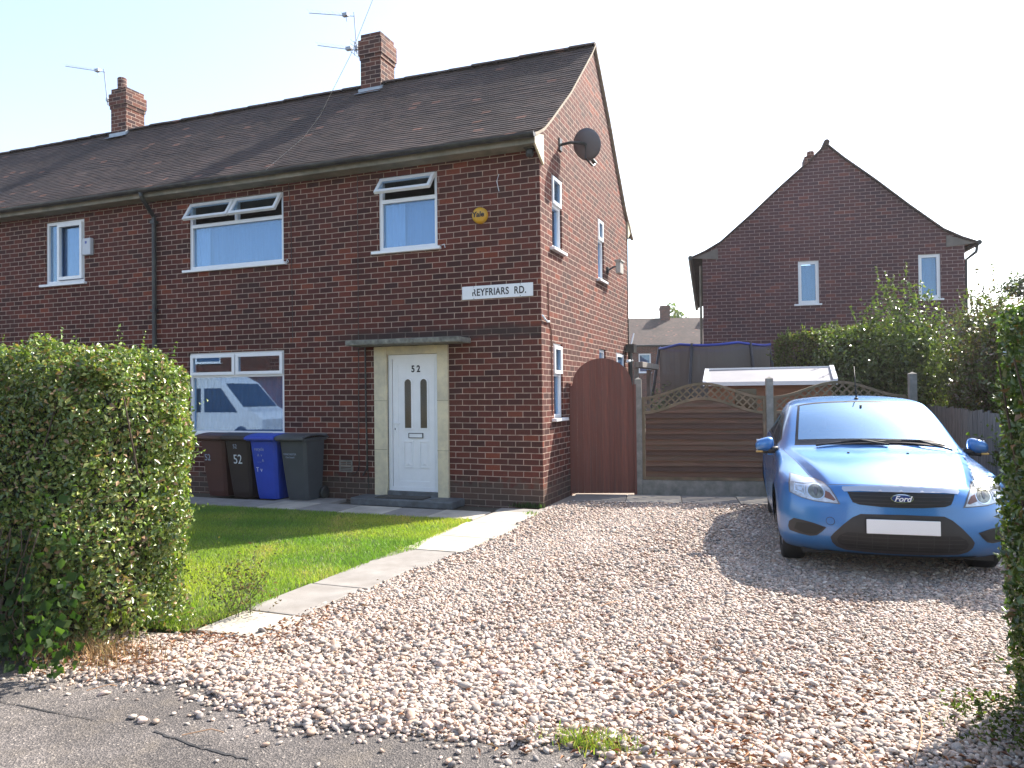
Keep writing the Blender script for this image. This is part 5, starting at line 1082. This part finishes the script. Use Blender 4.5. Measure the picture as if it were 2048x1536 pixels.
# ================================================================== hedges, shrubs, tree
LEAF = leaf_mat('hedge_leaf', 0.30, 0.22, 0.6); LEAF2 = leaf_mat('dull_leaf', 0.62, 0.42, 0.25)
TWIG = M('twig', (0.075, 0.052, 0.036), 0.85, var=0.3, vscale=20)
CORE = M('hedge_inner_shade', (0.028, 0.030, 0.016), 0.95, var=0.5, vscale=18)  # dark colour stands in for the shade inside the hedges
def core_mesh(parent, V, F): return mesh_np('shade_core', V, F, CORE, parent, smooth=True)  # added dark lump that paints inner shade; the stems are separate
def box_points(n, x0, x1, y0, y1, z0, z1, faces='xXyYZ'):
    """random points and normals on the faces of a box"""
    A = {'x': (y1 - y0) * (z1 - z0), 'X': (y1 - y0) * (z1 - z0), 'y': (x1 - x0) * (z1 - z0), 'Y': (x1 - x0) * (z1 - z0), 'Z': (x1 - x0) * (y1 - y0)}
    tot = sum(A[f] for f in faces); Ps, Ns = [], []
    for f in faces:
        k = int(n * A[f] / tot); u = RNG.random((k, 3)); P = np.array([x0, y0, z0]) + u * np.array([x1 - x0, y1 - y0, z1 - z0]); N = np.zeros((k, 3)); ax = 'xyz'.index(f.lower())
        P[:, ax] = (x0, y0, z0)[ax] if f.islower() else (x1, y1, z1)[ax]; N[:, ax] = -1 if f.islower() else 1; Ps.append(P); Ns.append(N)
    return np.concatenate(Ps), np.concatenate(Ns)
def round_box(P, N, b, rad):
    """pull points near box edges onto a rounded edge"""
    lo = np.array([b[0], b[2], b[4] - 9]) + rad; hi = np.array([b[1], b[3], b[5]]) - rad; C = np.clip(P, lo, hi); d = P - C; L = np.linalg.norm(d, axis=1, keepdims=True)
    Nn = np.where(L > 1e-6, d / np.maximum(L, 1e-6), N); return C + Nn * rad, Nn
def hedge(name, label, cat, b, n, size, cols, w, seed, rough=0.10, faces='xXyYZ', sprouts=0, mat=None, group=None, zmin_fade=0.0, rad=0.22, jit=0.8, f=1.6):
    x0, x1, y0, y1, z0, z1 = b; t = thing(name, label, cat, ((x0 + x1) / 2, (y0 + y1) / 2, 0), group=group); O = np.array([(x0 + x1) / 2, (y0 + y1) / 2, 0])
    P, N = box_points(n, *b, faces=faces); P, N = round_box(P, N, b, rad)
    h = lump(P, seed, f) * rough + lump(P, seed + 5, f * 3.2) * rough * 0.5
    gap = lump(P, seed + 9, f * 2.2); P = P + N * (h - np.where(gap > 0.75, 0.10, 0))[:, None]
    P = P - N * (RNG.random(len(P)) ** 1.6 * 0.16)[:, None] + RNG.normal(0, 0.012, P.shape)
    P[:, 2] = np.maximum(P[:, 2], 0.03)
    keep = RNG.random(len(P)) < np.clip(0.35 + (P[:, 2] - z0) / 0.55, 0.35, 1) if zmin_fade else np.ones(len(P), bool)
    P, N = P[keep], N[keep]; tint = pick(cols, w, len(P)); cl = lump(P, seed + 21, 3.0)      # clumps of younger growth differ in colour
    tint = tint * (1 + 0.22 * cl[:, None]) ; sz = size * RNG.uniform(0.6, 1.35, len(P))
    if sprouts:
        k = RNG.integers(0, len(P), sprouts); base = P[k]; up = unit(N[k] * 0.5 + np.array([0, 0, 0.9]) + RNG.normal(0, 0.35, (sprouts, 3))); L = RNG.uniform(0.05, 0.22, sprouts); SP, SN = [], []
        for j in range(7): SP.append(base + up * (L * j / 6)[:, None]); SN.append(unit(up + RNG.normal(0, 0.8, up.shape)))
        SP = np.concatenate(SP); SN = np.concatenate(SN); P = np.concatenate([P, SP]); N = np.concatenate([N, SN]); tint = np.concatenate([tint, pick(cols[:3], w[:3], len(SP)) * 1.1]); sz = np.concatenate([sz, size * RNG.uniform(0.5, 1.0, len(SP))])
    leaves('foliage', P - O, N, sz, np.clip(tint, 0, 1), mat or LEAF, t, jitter=jit)
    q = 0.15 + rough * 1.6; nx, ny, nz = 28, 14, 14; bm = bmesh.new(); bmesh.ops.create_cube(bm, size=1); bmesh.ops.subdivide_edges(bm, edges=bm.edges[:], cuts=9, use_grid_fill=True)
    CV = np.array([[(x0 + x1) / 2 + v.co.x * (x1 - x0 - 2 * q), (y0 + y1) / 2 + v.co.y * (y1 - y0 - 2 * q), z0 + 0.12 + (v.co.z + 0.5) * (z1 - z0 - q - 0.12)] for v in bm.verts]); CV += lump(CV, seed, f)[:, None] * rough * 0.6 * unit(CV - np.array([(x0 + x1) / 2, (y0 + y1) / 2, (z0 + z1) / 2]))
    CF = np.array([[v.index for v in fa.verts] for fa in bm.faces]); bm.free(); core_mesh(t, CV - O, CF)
    m = MB(); r_ = random.Random(seed)
    for i in range(int(26 * (x1 - x0) * (y1 - y0)) + 12):
        x, y = r_.uniform(x0 + 0.05, x1 - 0.05) - O[0], r_.uniform(y0 + 0.05, y1 - 0.05) - O[1]; m.tube([(x, y, 0), (x + r_.uniform(-0.1, 0.1), y + r_.uniform(-0.1, 0.1), z1 * 0.4), (x + r_.uniform(-0.25, 0.25), y + r_.uniform(-0.25, 0.25), z1 * 0.85)], 0.012, 5, r2=0.004)
    m.build('stems', TWIG, t, uv=False)
    return t
PRIV = [(0.120, 0.173, 0.041), (0.179, 0.240, 0.062), (0.071, 0.112, 0.033), (0.284, 0.300, 0.089), (0.344, 0.210, 0.103), (0.239, 0.150, 0.089)]
hedge('privet_hedge', 'big clipped green hedge beside the lawn, lit by sun on its end', 'hedge', (-4.3, -0.63, -6.52, -5.42, 0.05, 1.84), 130000, 0.036, PRIV, [4, 4.5, 2, 3.6, 1.0, 0.7], 3, rough=0.085, sprouts=450, zmin_fade=1, rad=0.32, f=2.1)
hedge('privet_hedge', 'tall dark hedge by the road, close in front of the car', 'hedge', (4.20, 5.9, -6.45, -5.25, 0.05, 1.97), 60000, 0.040, [(0.08, 0.125, 0.035), (0.115, 0.17, 0.05), (0.06, 0.095, 0.03), (0.18, 0.22, 0.06), (0.22, 0.13, 0.08)], [4, 3, 3, 1.2, 0.6], 12, rough=0.055, sprouts=450, zmin_fade=0, rad=0.1)
# garden hedge behind the panels and along the right boundary
DK = [(0.103, 0.120, 0.040), (0.073, 0.090, 0.032), (0.143, 0.156, 0.056), (0.121, 0.081, 0.056), (0.156, 0.093, 0.068), (0.086, 0.059, 0.044)]
hedge('garden_hedge', 'loose green and brown hedge behind the grey board fence', 'hedge', (5.78, 6.9, -1.2, 6.6, 0.3, 2.55), 40000, 0.066, DK, [3, 3, 1.6, 2.2, 1.6, 1.6], 31, rough=0.22, faces='xyXZ', sprouts=1300, mat=LEAF2, f=0.9, rad=0.35)
hedge('garden_hedge', 'green hedge in front of the far brick gable, beside the trampoline', 'hedge', (2.75, 5.7, 6.3, 7.5, 0.3, 2.78), 20000, 0.072, DK, [4, 3, 2.5, 0.8, 0.6, 0.6], 44, rough=0.16, faces='xyXZ', sprouts=700, mat=LEAF2, f=1.0, rad=0.35)
def shrub(name, label, cat, c, rx, ry, rz, n, size, cols, w, seed, rough=0.35, mat=None, spr=0):
    t = thing(name, label, cat, (c[0], c[1], 0)); D = unit(RNG.normal(0, 1, (n, 3))); rr = RNG.random(n) ** 0.35; k = 1 + rough * lump(D * 2.2, seed, 1.5)
    P = D * rr[:, None] * k[:, None] * np.array([rx, ry, rz]) + np.array([0, 0, c[2]]); keep = P[:, 2] > 0.05; P, D = P[keep], D[keep]; tint = pick(cols, w, len(P)) * (1 + 0.25 * lump(P, seed + 3, 3.0)[:, None])
    if spr:
        kx = RNG.integers(0, len(P), spr); up = unit(D[kx] * 0.6 + np.array([0, 0, 1.0]) + RNG.normal(0, 0.3, (spr, 3))); L = RNG.uniform(0.1, 0.4, spr); SP = np.concatenate([P[kx] + up * (L * j / 8)[:, None] for j in range(9)]); SN = unit(np.concatenate([up] * 9) + RNG.normal(0, 0.8, (9 * spr, 3))); P = np.concatenate([P, SP]); D = np.concatenate([D, SN]); tint = np.concatenate([tint, pick(cols, w, len(SP))])
    leaves('foliage', P, D, size * RNG.uniform(0.6, 1.3, len(P)), np.clip(tint, 0, 1), mat or LEAF, t)
    m = MB(); r_ = random.Random(seed)
    for i in range(9):
        e = Vector((r_.uniform(-1, 1) * rx * 0.7, r_.uniform(-1, 1) * ry * 0.7, c[2] + r_.uniform(0, 0.7) * rz)); m.tube([(r_.uniform(-0.1, 0.1), r_.uniform(-0.1, 0.1), 0), e * 0.5 + Vector((0, 0, 0.1 * min(1, rz))), e], min(0.03, 0.012 * rz), 5, r2=0.002)
    m.build('stems', TWIG, t, uv=False); return t
GRN = [(0.103, 0.140, 0.039), (0.145, 0.183, 0.056), (0.074, 0.098, 0.032), (0.187, 0.196, 0.078)]
shrub('tall_shrub', 'tall bright leaved shrub rising above the hedge against the far gable', 'shrub', (5.05, 6.15, 2.1), 0.72, 0.6, 1.28, 5000, 0.082, GRN, [3, 3, 1.5, 1], 51, spr=160)
shrub('tall_shrub', 'small yellow green shrub poking above the hedge near the conifer', 'shrub', (5.95, 5.4, 2.0), 0.55, 0.55, 0.85, 3500, 0.055, GRN, [2, 3, 1, 2], 57, spr=90)
shrub('tall_shrub', 'rounded green shrub beside the trampoline net, under the far gable', 'shrub', (4.2, 6.3, 1.9), 0.85, 0.6, 0.95, 4200, 0.08, GRN, [3, 2, 2, 1], 53, spr=120)
shrub('tall_shrub', 'brownish loose shrub swelling over the grey board fence', 'shrub', (5.95, 3.2, 2.0), 0.55, 1.3, 1.0, 5200, 0.066, DK, [3, 2, 2, 2, 1, 1], 55, spr=220)
shrub('garden_bush', 'dark bush on the ground behind the gate post', 'shrub', (0.62, 7.4, 0.85), 0.8, 0.6, 0.85, 4500, 0.055, GRN, [2, 1, 4, 0.3], 63)
shrub('low_weed', 'low green weeds at the foot of the tall roadside hedge', 'weed', (4.20, -5.72, 0.05), 0.30, 0.34, 0.12, 1500, 0.026, GRN, [2, 3, 2, 1], 66, mat=LEAF2)
shrub('sprawling_twigs', 'thin leafy twigs sprawling from the hedge foot over the lawn edge', 'shrub', (-0.42, -5.38, 0.16), 0.30, 0.24, 0.24, 500, 0.028, [(0.11, 0.12, 0.06), (0.13, 0.09, 0.05), (0.08, 0.10, 0.04)], [1, 1, 1], 69, rough=0.5, spr=22, mat=LEAF2)
# broad leaved climber at the foot of the left hedge
t = thing('climber', 'broad leaved climber growing over the shaded foot of the big hedge', 'climbing plant', (-1.1, -6.56, 0)); n = 900; P = np.stack([RNG.uniform(-1.3, 0.62, n), RNG.normal(0.0, 0.05, n), np.abs(RNG.normal(0, 0.36, n)) + 0.04], 1); P[:, 1] -= 0.10 * (1 - np.clip(P[:, 2], 0, 1))
leaves('foliage', P, np.tile([0, -1, 0.4], (n, 1)), 0.058 * RNG.uniform(0.5, 1.3, n), pick([(0.035, 0.065, 0.016), (0.06, 0.095, 0.025), (0.022, 0.045, 0.012)], [2, 1, 2], n), LEAF2, t, aspect=0.95, jitter=0.6, fold=0.12)
m = MB(); rr = random.Random(6)
for i in range(14): x = rr.uniform(-1.2, 0.5); m.tube([(x, 0.02, 0), (x + rr.uniform(-0.1, 0.1), -0.06, 0.3), (x + rr.uniform(-0.2, 0.2), -0.02, 0.8)], 0.004, 5)
m.build('stems', TWIG, t, uv=False)
# conifer beyond the gardens
t = thing('conifer_tree', 'dark conifer with a pointed top against the sky beyond the gardens', 'tree', (10.35, 19.9, 0)); m = MB(); m.tube([(0, 0, 0), (0.05, 0, 2.5), (0.1, 0, 5.3)], 0.16, 8, r2=0.02); rr = random.Random(8); PP, NN = [], []
for i in range(70):
    z = 0.8 + 4.5 * (i / 70) ** 0.9; L = (5.6 - z) * 0.72 + 0.14; a = rr.uniform(0, 6.28); L *= rr.uniform(0.75, 1.15); e = Vector((math.cos(a) * L, math.sin(a) * L, z + L * 0.10)); m.tube([(0.08, 0, z), e * 0.55 + Vector((0, 0, z * 0.45 - 0.05)), e], 0.022, 5, r2=0.005)
    k = int(90 * L); tt = RNG.random(k) ** 0.7; q = np.array([0.08, 0, z]) + tt[:, None] * (np.array(e) - np.array([0.08, 0, z])); PP.append(q + RNG.normal(0, 1, (k, 3)) * np.array([0.13, 0.13, 0.07])); NN.append(np.tile([0, 0, 1.0], (k, 1)))
m.build('trunk', TWIG, t, uv=False); PP = np.concatenate(PP); NN = np.concatenate(NN)
leaves('crown', PP, NN, 0.17 * RNG.uniform(0.6, 1.3, len(PP)), pick([(0.020, 0.032, 0.020), (0.03, 0.045, 0.026), (0.045, 0.06, 0.03)], [3, 2, 1], len(PP)), LEAF2, t, aspect=0.30)
# small far tree
shrub('distant_tree', 'tiny pale tree top above the distant house roof', 'tree', (-7.0, 56.0, 6.6), 1.2, 1.2, 2.4, 900, 0.4, GRN, [1, 1, 1, 2], 75)

# ================================================================== lawn, gravel, litter
def inpoly(P, poly):
    x, y = P[:, 0], P[:, 1]; r = np.zeros(len(P), bool); n = len(poly)
    for i in range(n):
        (x0, y0), (x1, y1) = poly[i], poly[(i + 1) % n]; c = ((y0 > y) != (y1 > y)) & (x < (x1 - x0) * (y - y0) / ((y1 - y0) + 1e-12) + x0); r ^= c
    return r
LAWN = [(-7.2, -1.30), (-0.50, -1.24), (-0.42, -2.0), (-0.40, -2.6), (-0.30, -3.0), (-0.44, -3.6), (-0.40, -4.0), (-0.50, -4.7), (-0.42, -5.2), (-0.46, -5.5), (-0.55, -5.8), (-7.2, -5.8)]
def blades(P, h, wd, tint, name, label=None, kind='stuff', mat=None):
    n = len(P); a = RNG.uniform(0, 6.28, n); d = np.stack([np.cos(a), np.sin(a), np.zeros(n)], 1); lean = RNG.normal(0, 0.45, (n, 2)) * h[:, None]
    tip = P + np.concatenate([lean, h[:, None]], 1); mid = P + np.concatenate([lean * 0.3, h[:, None] * 0.55], 1); w = wd[:, None]
    V = np.stack([P - d * w, P + d * w, mid + d * w * 0.7, mid - d * w * 0.7, tip], 1).reshape(-1, 3); i = np.arange(n)[:, None] * 5; F = np.concatenate([i + [0, 1, 2], i + [0, 2, 3], i + [3, 2, 4]])
    o = mesh_np(name, V, F, mat or GRASS, None, np.repeat(tint, 5, 0)); return tagset(o, kind=kind)
GRASS = leaf_mat('grass_blade', 0.45, 0.45, 0.35)
n = 150000; P = np.stack([RNG.uniform(-6.2, -0.3, n), RNG.uniform(-5.8, -1.2, n), np.full(n, 0.004)], 1); P = P[inpoly(P, LAWN)]; pat = lump(P, 81, 1.6); pat2 = lump(P, 82, 4.5)
gt = np.where((pat2 + RNG.normal(0, 0.55, len(P)) > 0.85)[:, None], np.array([0.38, 0.32, 0.13]), np.array([0.235, 0.285, 0.062])) * (1 + 0.22 * pat[:, None]) * RNG.uniform(0.7, 1.3, (len(P), 1)); gt[:, 0] *= 1 + 0.25 * np.clip(pat, -1, 1)
edge = 1 + 0.7 * np.exp(-np.abs(P[:, 0] + 0.46) * 7); tagset(blades(P, RNG.uniform(0.018, 0.045, len(P)) * edge, RNG.uniform(0.0022, 0.0042, len(P)), np.clip(gt, 0, 1), 'grass'), 'short green lawn grass in front of the bins and door', 'grass')
# weeds tuft at the pavement edge
n = 700; P = np.stack([RNG.normal(2.42, 0.10, n), RNG.normal(-6.37, 0.045, n), np.zeros(n)], 1); t = blades(P, RNG.uniform(0.015, 0.06, n), RNG.uniform(0.002, 0.004, n), pick([(0.14, 0.20, 0.04), (0.22, 0.24, 0.07), (0.26, 0.20, 0.08)], [2, 2, 1], n), 'grass_tuft', kind=None); tagset(t, 'small grass tuft at the front edge of the gravel', 'weed')
n = 90; P = np.stack([RNG.normal(0.03, 0.05, n), RNG.normal(-0.62, 0.05, n), np.zeros(n)], 1); t = blades(P, RNG.uniform(0.02, 0.06, n), RNG.uniform(0.004, 0.009, n), pick([(0.10, 0.16, 0.05), (0.16, 0.20, 0.08)], [1, 1], n), 'weed', kind=None); tagset(t, 'tiny weed in the gravel near the house corner', 'weed')
n = 240; P = np.stack([RNG.normal(-0.22, 0.10, n), RNG.normal(-0.03, 0.015, n), np.zeros(n)], 1); t = blades(P, RNG.uniform(0.02, 0.09, n), RNG.uniform(0.004, 0.009, n), pick([(0.05, 0.09, 0.03), (0.07, 0.11, 0.04)], [1, 1], n), 'weed', kind=None); tagset(t, 'dark green weeds at the foot of the house corner', 'weed')

# pebbles
GRAV = GRAV_EDGE + [(5.6, 1.62), (2.95, 1.14), (1.13, 0.82), (0.20, 0.66), (0.06, 0.0), (0.06, -0.5), (0.21, -2.43), (0.12, -3.16), (0.05, -3.6), (-0.01, -4.07), (0.0, -4.6), (-0.06, -5.3), (-0.05, -5.7), (-0.46, -5.80), (-1.0, -6.1)]
def ico(sub):
    bm = bmesh.new(); bmesh.ops.create_icosphere(bm, subdivisions=sub, radius=1); V = np.array([v.co[:] for v in bm.verts]); F = np.array([[v.index for v in f.verts] for f in bm.faces]); bm.free(); return V, F
PCOL = [(0.421, 0.351, 0.294), (0.305, 0.264, 0.230), (0.484, 0.372, 0.308), (0.379, 0.285, 0.221), (0.211, 0.188, 0.176), (0.611, 0.529, 0.451), (0.358, 0.249, 0.186), (0.453, 0.340, 0.289)]
PEB = tint_mat('pebble', 0.62, 0.22)
def pebbles(P, rad, sub, nproto=10):
    n = len(P); B, F = ico(sub); Vs = np.empty((n, len(B), 3), np.float32); pr = RNG.integers(0, nproto, n); a = RNG.uniform(0, 6.28, n)
    tilt = RNG.normal(0, 0.35, n)
    for k in range(nproto):
        sc = np.array([RNG.uniform(1.0, 1.55), RNG.uniform(0.8, 1.05), RNG.uniform(0.5, 0.78)]); V = B * (1 + 0.16 * lump(B, 200 + k, 1.2)[:, None]) * sc; idx = np.where(pr == k)[0]
        ca, sa, ct, st = np.cos(a[idx]), np.sin(a[idx]), np.cos(tilt[idx]), np.sin(tilt[idx]); X = V[None, :, 0] * ct[:, None] - V[None, :, 2] * st[:, None]; Z = V[None, :, 0] * st[:, None] + V[None, :, 2] * ct[:, None]; Y = np.repeat(V[None, :, 1], len(idx), 0)
        Vs[idx, :, 0] = X * ca[:, None] - Y * sa[:, None]; Vs[idx, :, 1] = X * sa[:, None] + Y * ca[:, None]; Vs[idx, :, 2] = Z
    Vs = Vs * rad[:, None, None] + P[:, None, :]; FF = (F[None] + (np.arange(n) * len(B))[:, None, None]).reshape(-1, 3); return Vs.reshape(-1, 3), FF, np.repeat(pick(PCOL, [4, 3, 3, 2.5, 1.6, 1.3, 2, 2], n, 0.2), len(B), 0)
def scatter(step, y0, y1, jit=0.5):
    xs = np.arange(-1.2, 5.6, step); ys_ = np.arange(y0, y1, step * 0.9); X, Y = np.meshgrid(xs, ys_); P = np.stack([X.ravel(), Y.ravel(), np.zeros(X.size)], 1); P[:, :2] += RNG.uniform(-jit, jit, (len(P), 2)) * step; return P[inpoly(P, GRAV)]
parts = []
for (st, y0, y1, sub) in ((0.0168, -6.9, -5.2, 2), (0.0160, -5.2, 2.0, 1)):
    P = scatter(st, y0, y1, 0.62); rad = 0.0081 * np.exp(RNG.normal(0, 0.33, len(P))) * np.where(P[:, 1] < -5.3, 1.12, 1.0); P[:, 2] = 0.004 + rad * 0.25 + RNG.random(len(P)) * 0.005 + 0.010 * lump(P, 90, 1.8) * (P[:, 1] > -6) - 0.010 * np.clip((-6.15 - P[:, 1]) / 0.4, 0, 1); parts.append(pebbles(P, rad, sub))
P = scatter(0.055, -6.9, 1.8, 0.7); rad = 0.0125 * np.exp(RNG.normal(0, 0.25, len(P))); P[:, 2] = 0.013 + rad * 0.3; parts.append(pebbles(P, rad, 2))
# strays kicked onto the pavement
n = 900; _x = RNG.uniform(-0.9, 4.2, n); P = np.stack([_x, np.interp(_x, [a for a, b in GRAV_EDGE], [b for a, b in GRAV_EDGE]) + 0.02 - RNG.exponential(0.065, n), np.full(n, -0.006)], 1); big = np.array([(0.28, -6.86, 0), (0.31, -6.88, 0), (0.37, -6.86, 0), (0.22, -6.86, 0), (0.26, -6.56, 0), (0.33, -6.57, 0), (0.5, -6.72, 0), (0.53, -6.74, 0), (1.9, -6.75, 0)]); P = np.concatenate([P, big]); rad = np.concatenate([0.010 * np.exp(RNG.normal(0, 0.3, n)), np.full(len(big), 0.018)]); P[:, 2] = -0.012 + rad * 0.5; parts.append(pebbles(P, rad, 2))
Vv, Ff, Tt, off = [], [], [], 0
for V, F, T in parts: Vv.append(V); Ff.append(F + off); Tt.append(T); off += len(V)
tagset(mesh_np('gravel', np.concatenate(Vv), np.concatenate(Ff), PEB, None, np.concatenate(Tt), smooth=True), 'loose grey and pink pebbles covering the driveway', 'gravel', kind='stuff')
# dry leaf litter and straw
LIT = tint_mat('dry_litter', 0.8)
def litter(n, cx, cy, sx, sy): return np.stack([RNG.normal(cx, sx, n), RNG.normal(cy, sy, n), np.full(n, 0.026)], 1)
P = np.concatenate([litter(620, 3.3, -5.6, 0.75, 0.45), litter(600, 3.2, -6.35, 0.75, 0.18), litter(200, 0.12, -5.5, 0.12, 0.35), litter(480, -0.7, -6.35, 0.30, 0.12), litter(180, -0.25, -5.72, 0.18, 0.10), litter(180, 1.4, -5.4, 0.9, 0.5), litter(200, 3.9, -4.8, 0.4, 0.4), litter(120, -0.35, -6.0, 0.16, 0.2)])
P = P[P[:, 0] < 4.6]; n = len(P); P[:, 2] = np.where(inpoly(P, GRAV), 0.026, 0.012)
o = leaves('leaf_litter', P, np.tile([0, 0, 1.0], (n, 1)), 0.033 * RNG.uniform(0.4, 1.6, n), pick([(0.30, 0.13, 0.06), (0.38, 0.20, 0.10), (0.20, 0.085, 0.05), (0.42, 0.29, 0.16)], [3, 2, 2, 1], n), LIT, None, aspect=0.22, jitter=0.25); tagset(o, 'dry reddish leaf litter scattered over the pebbles', 'leaf litter', kind='stuff')
m = MB(); rr = random.Random(14)
for (x, y, a, L) in [(2.9, -6.45, 0.25, 0.55), (3.5, -6.2, 1.9, 0.45), (3.2, -6.55, 0.05, 0.7), (3.75, -5.9, 1.4, 0.5), (1.75, -4.9, 0.5, 0.28), (2.0, -4.3, 0.9, 0.2), (0.75, -6.95, 0.5, 0.18), (-0.3, -6.45, 0.6, 0.25), (-0.5, -6.5, 0.2, 0.3), (3.0, -6.1, 2.6, 0.3), (2.6, -5.7, 1.2, 0.25), (-0.15, -6.72, 0.8, 0.14)]:
    d = Vector((math.cos(a), math.sin(a), 0)); p = Vector((x, y, 0.034)); m.tube([p - d * L / 2, p + Vector((0.02, 0.03, 0.012)), p + d * L / 2], 0.0028, 5)
tagset(m.build('straw', M('dry_straw', (0.46, 0.27, 0.15), 0.7, var=0.3), uv=False), 'dry straw stalks lying on the gravel', 'straw', kind='stuff')
# dry grass under the left hedge
n = 900; P = np.stack([RNG.normal(-0.72, 0.26, n), RNG.normal(-6.33, 0.12, n), np.zeros(n)], 1); t = blades(P, RNG.uniform(0.03, 0.16, n), RNG.uniform(0.0014, 0.003, n), pick([(0.30, 0.17, 0.07), (0.36, 0.24, 0.11), (0.17, 0.15, 0.05)], [2, 2, 1], n), 'dry_grass', mat=LIT, kind=None); tagset(t, 'tangle of dry brown grass at the foot of the big hedge', 'dry grass', kind='stuff')

# ================================================================== thin volume added to imitate lens glare and lift the shadows
hz = bpy.data.materials.new('glare_haze_air'); hz.use_nodes = True; _h = hz.node_tree; _h.nodes.clear()
_ho = _h.nodes.new('ShaderNodeOutputMaterial'); _pv = _h.nodes.new('ShaderNodeVolumePrincipled'); _pv.inputs['Color'].default_value = (0.98, 0.96, 0.97, 1); _pv.inputs['Density'].default_value = 0.0006; _pv.inputs['Anisotropy'].default_value = 0.35
_h.links.new(_pv.outputs[0], _ho.inputs['Volume'])
m = MB(); m.box(-85, 85, -85, 85, -1.6, 11.0); tagset(m.build('glare_haze', hz, uv=False), kind='stuff')
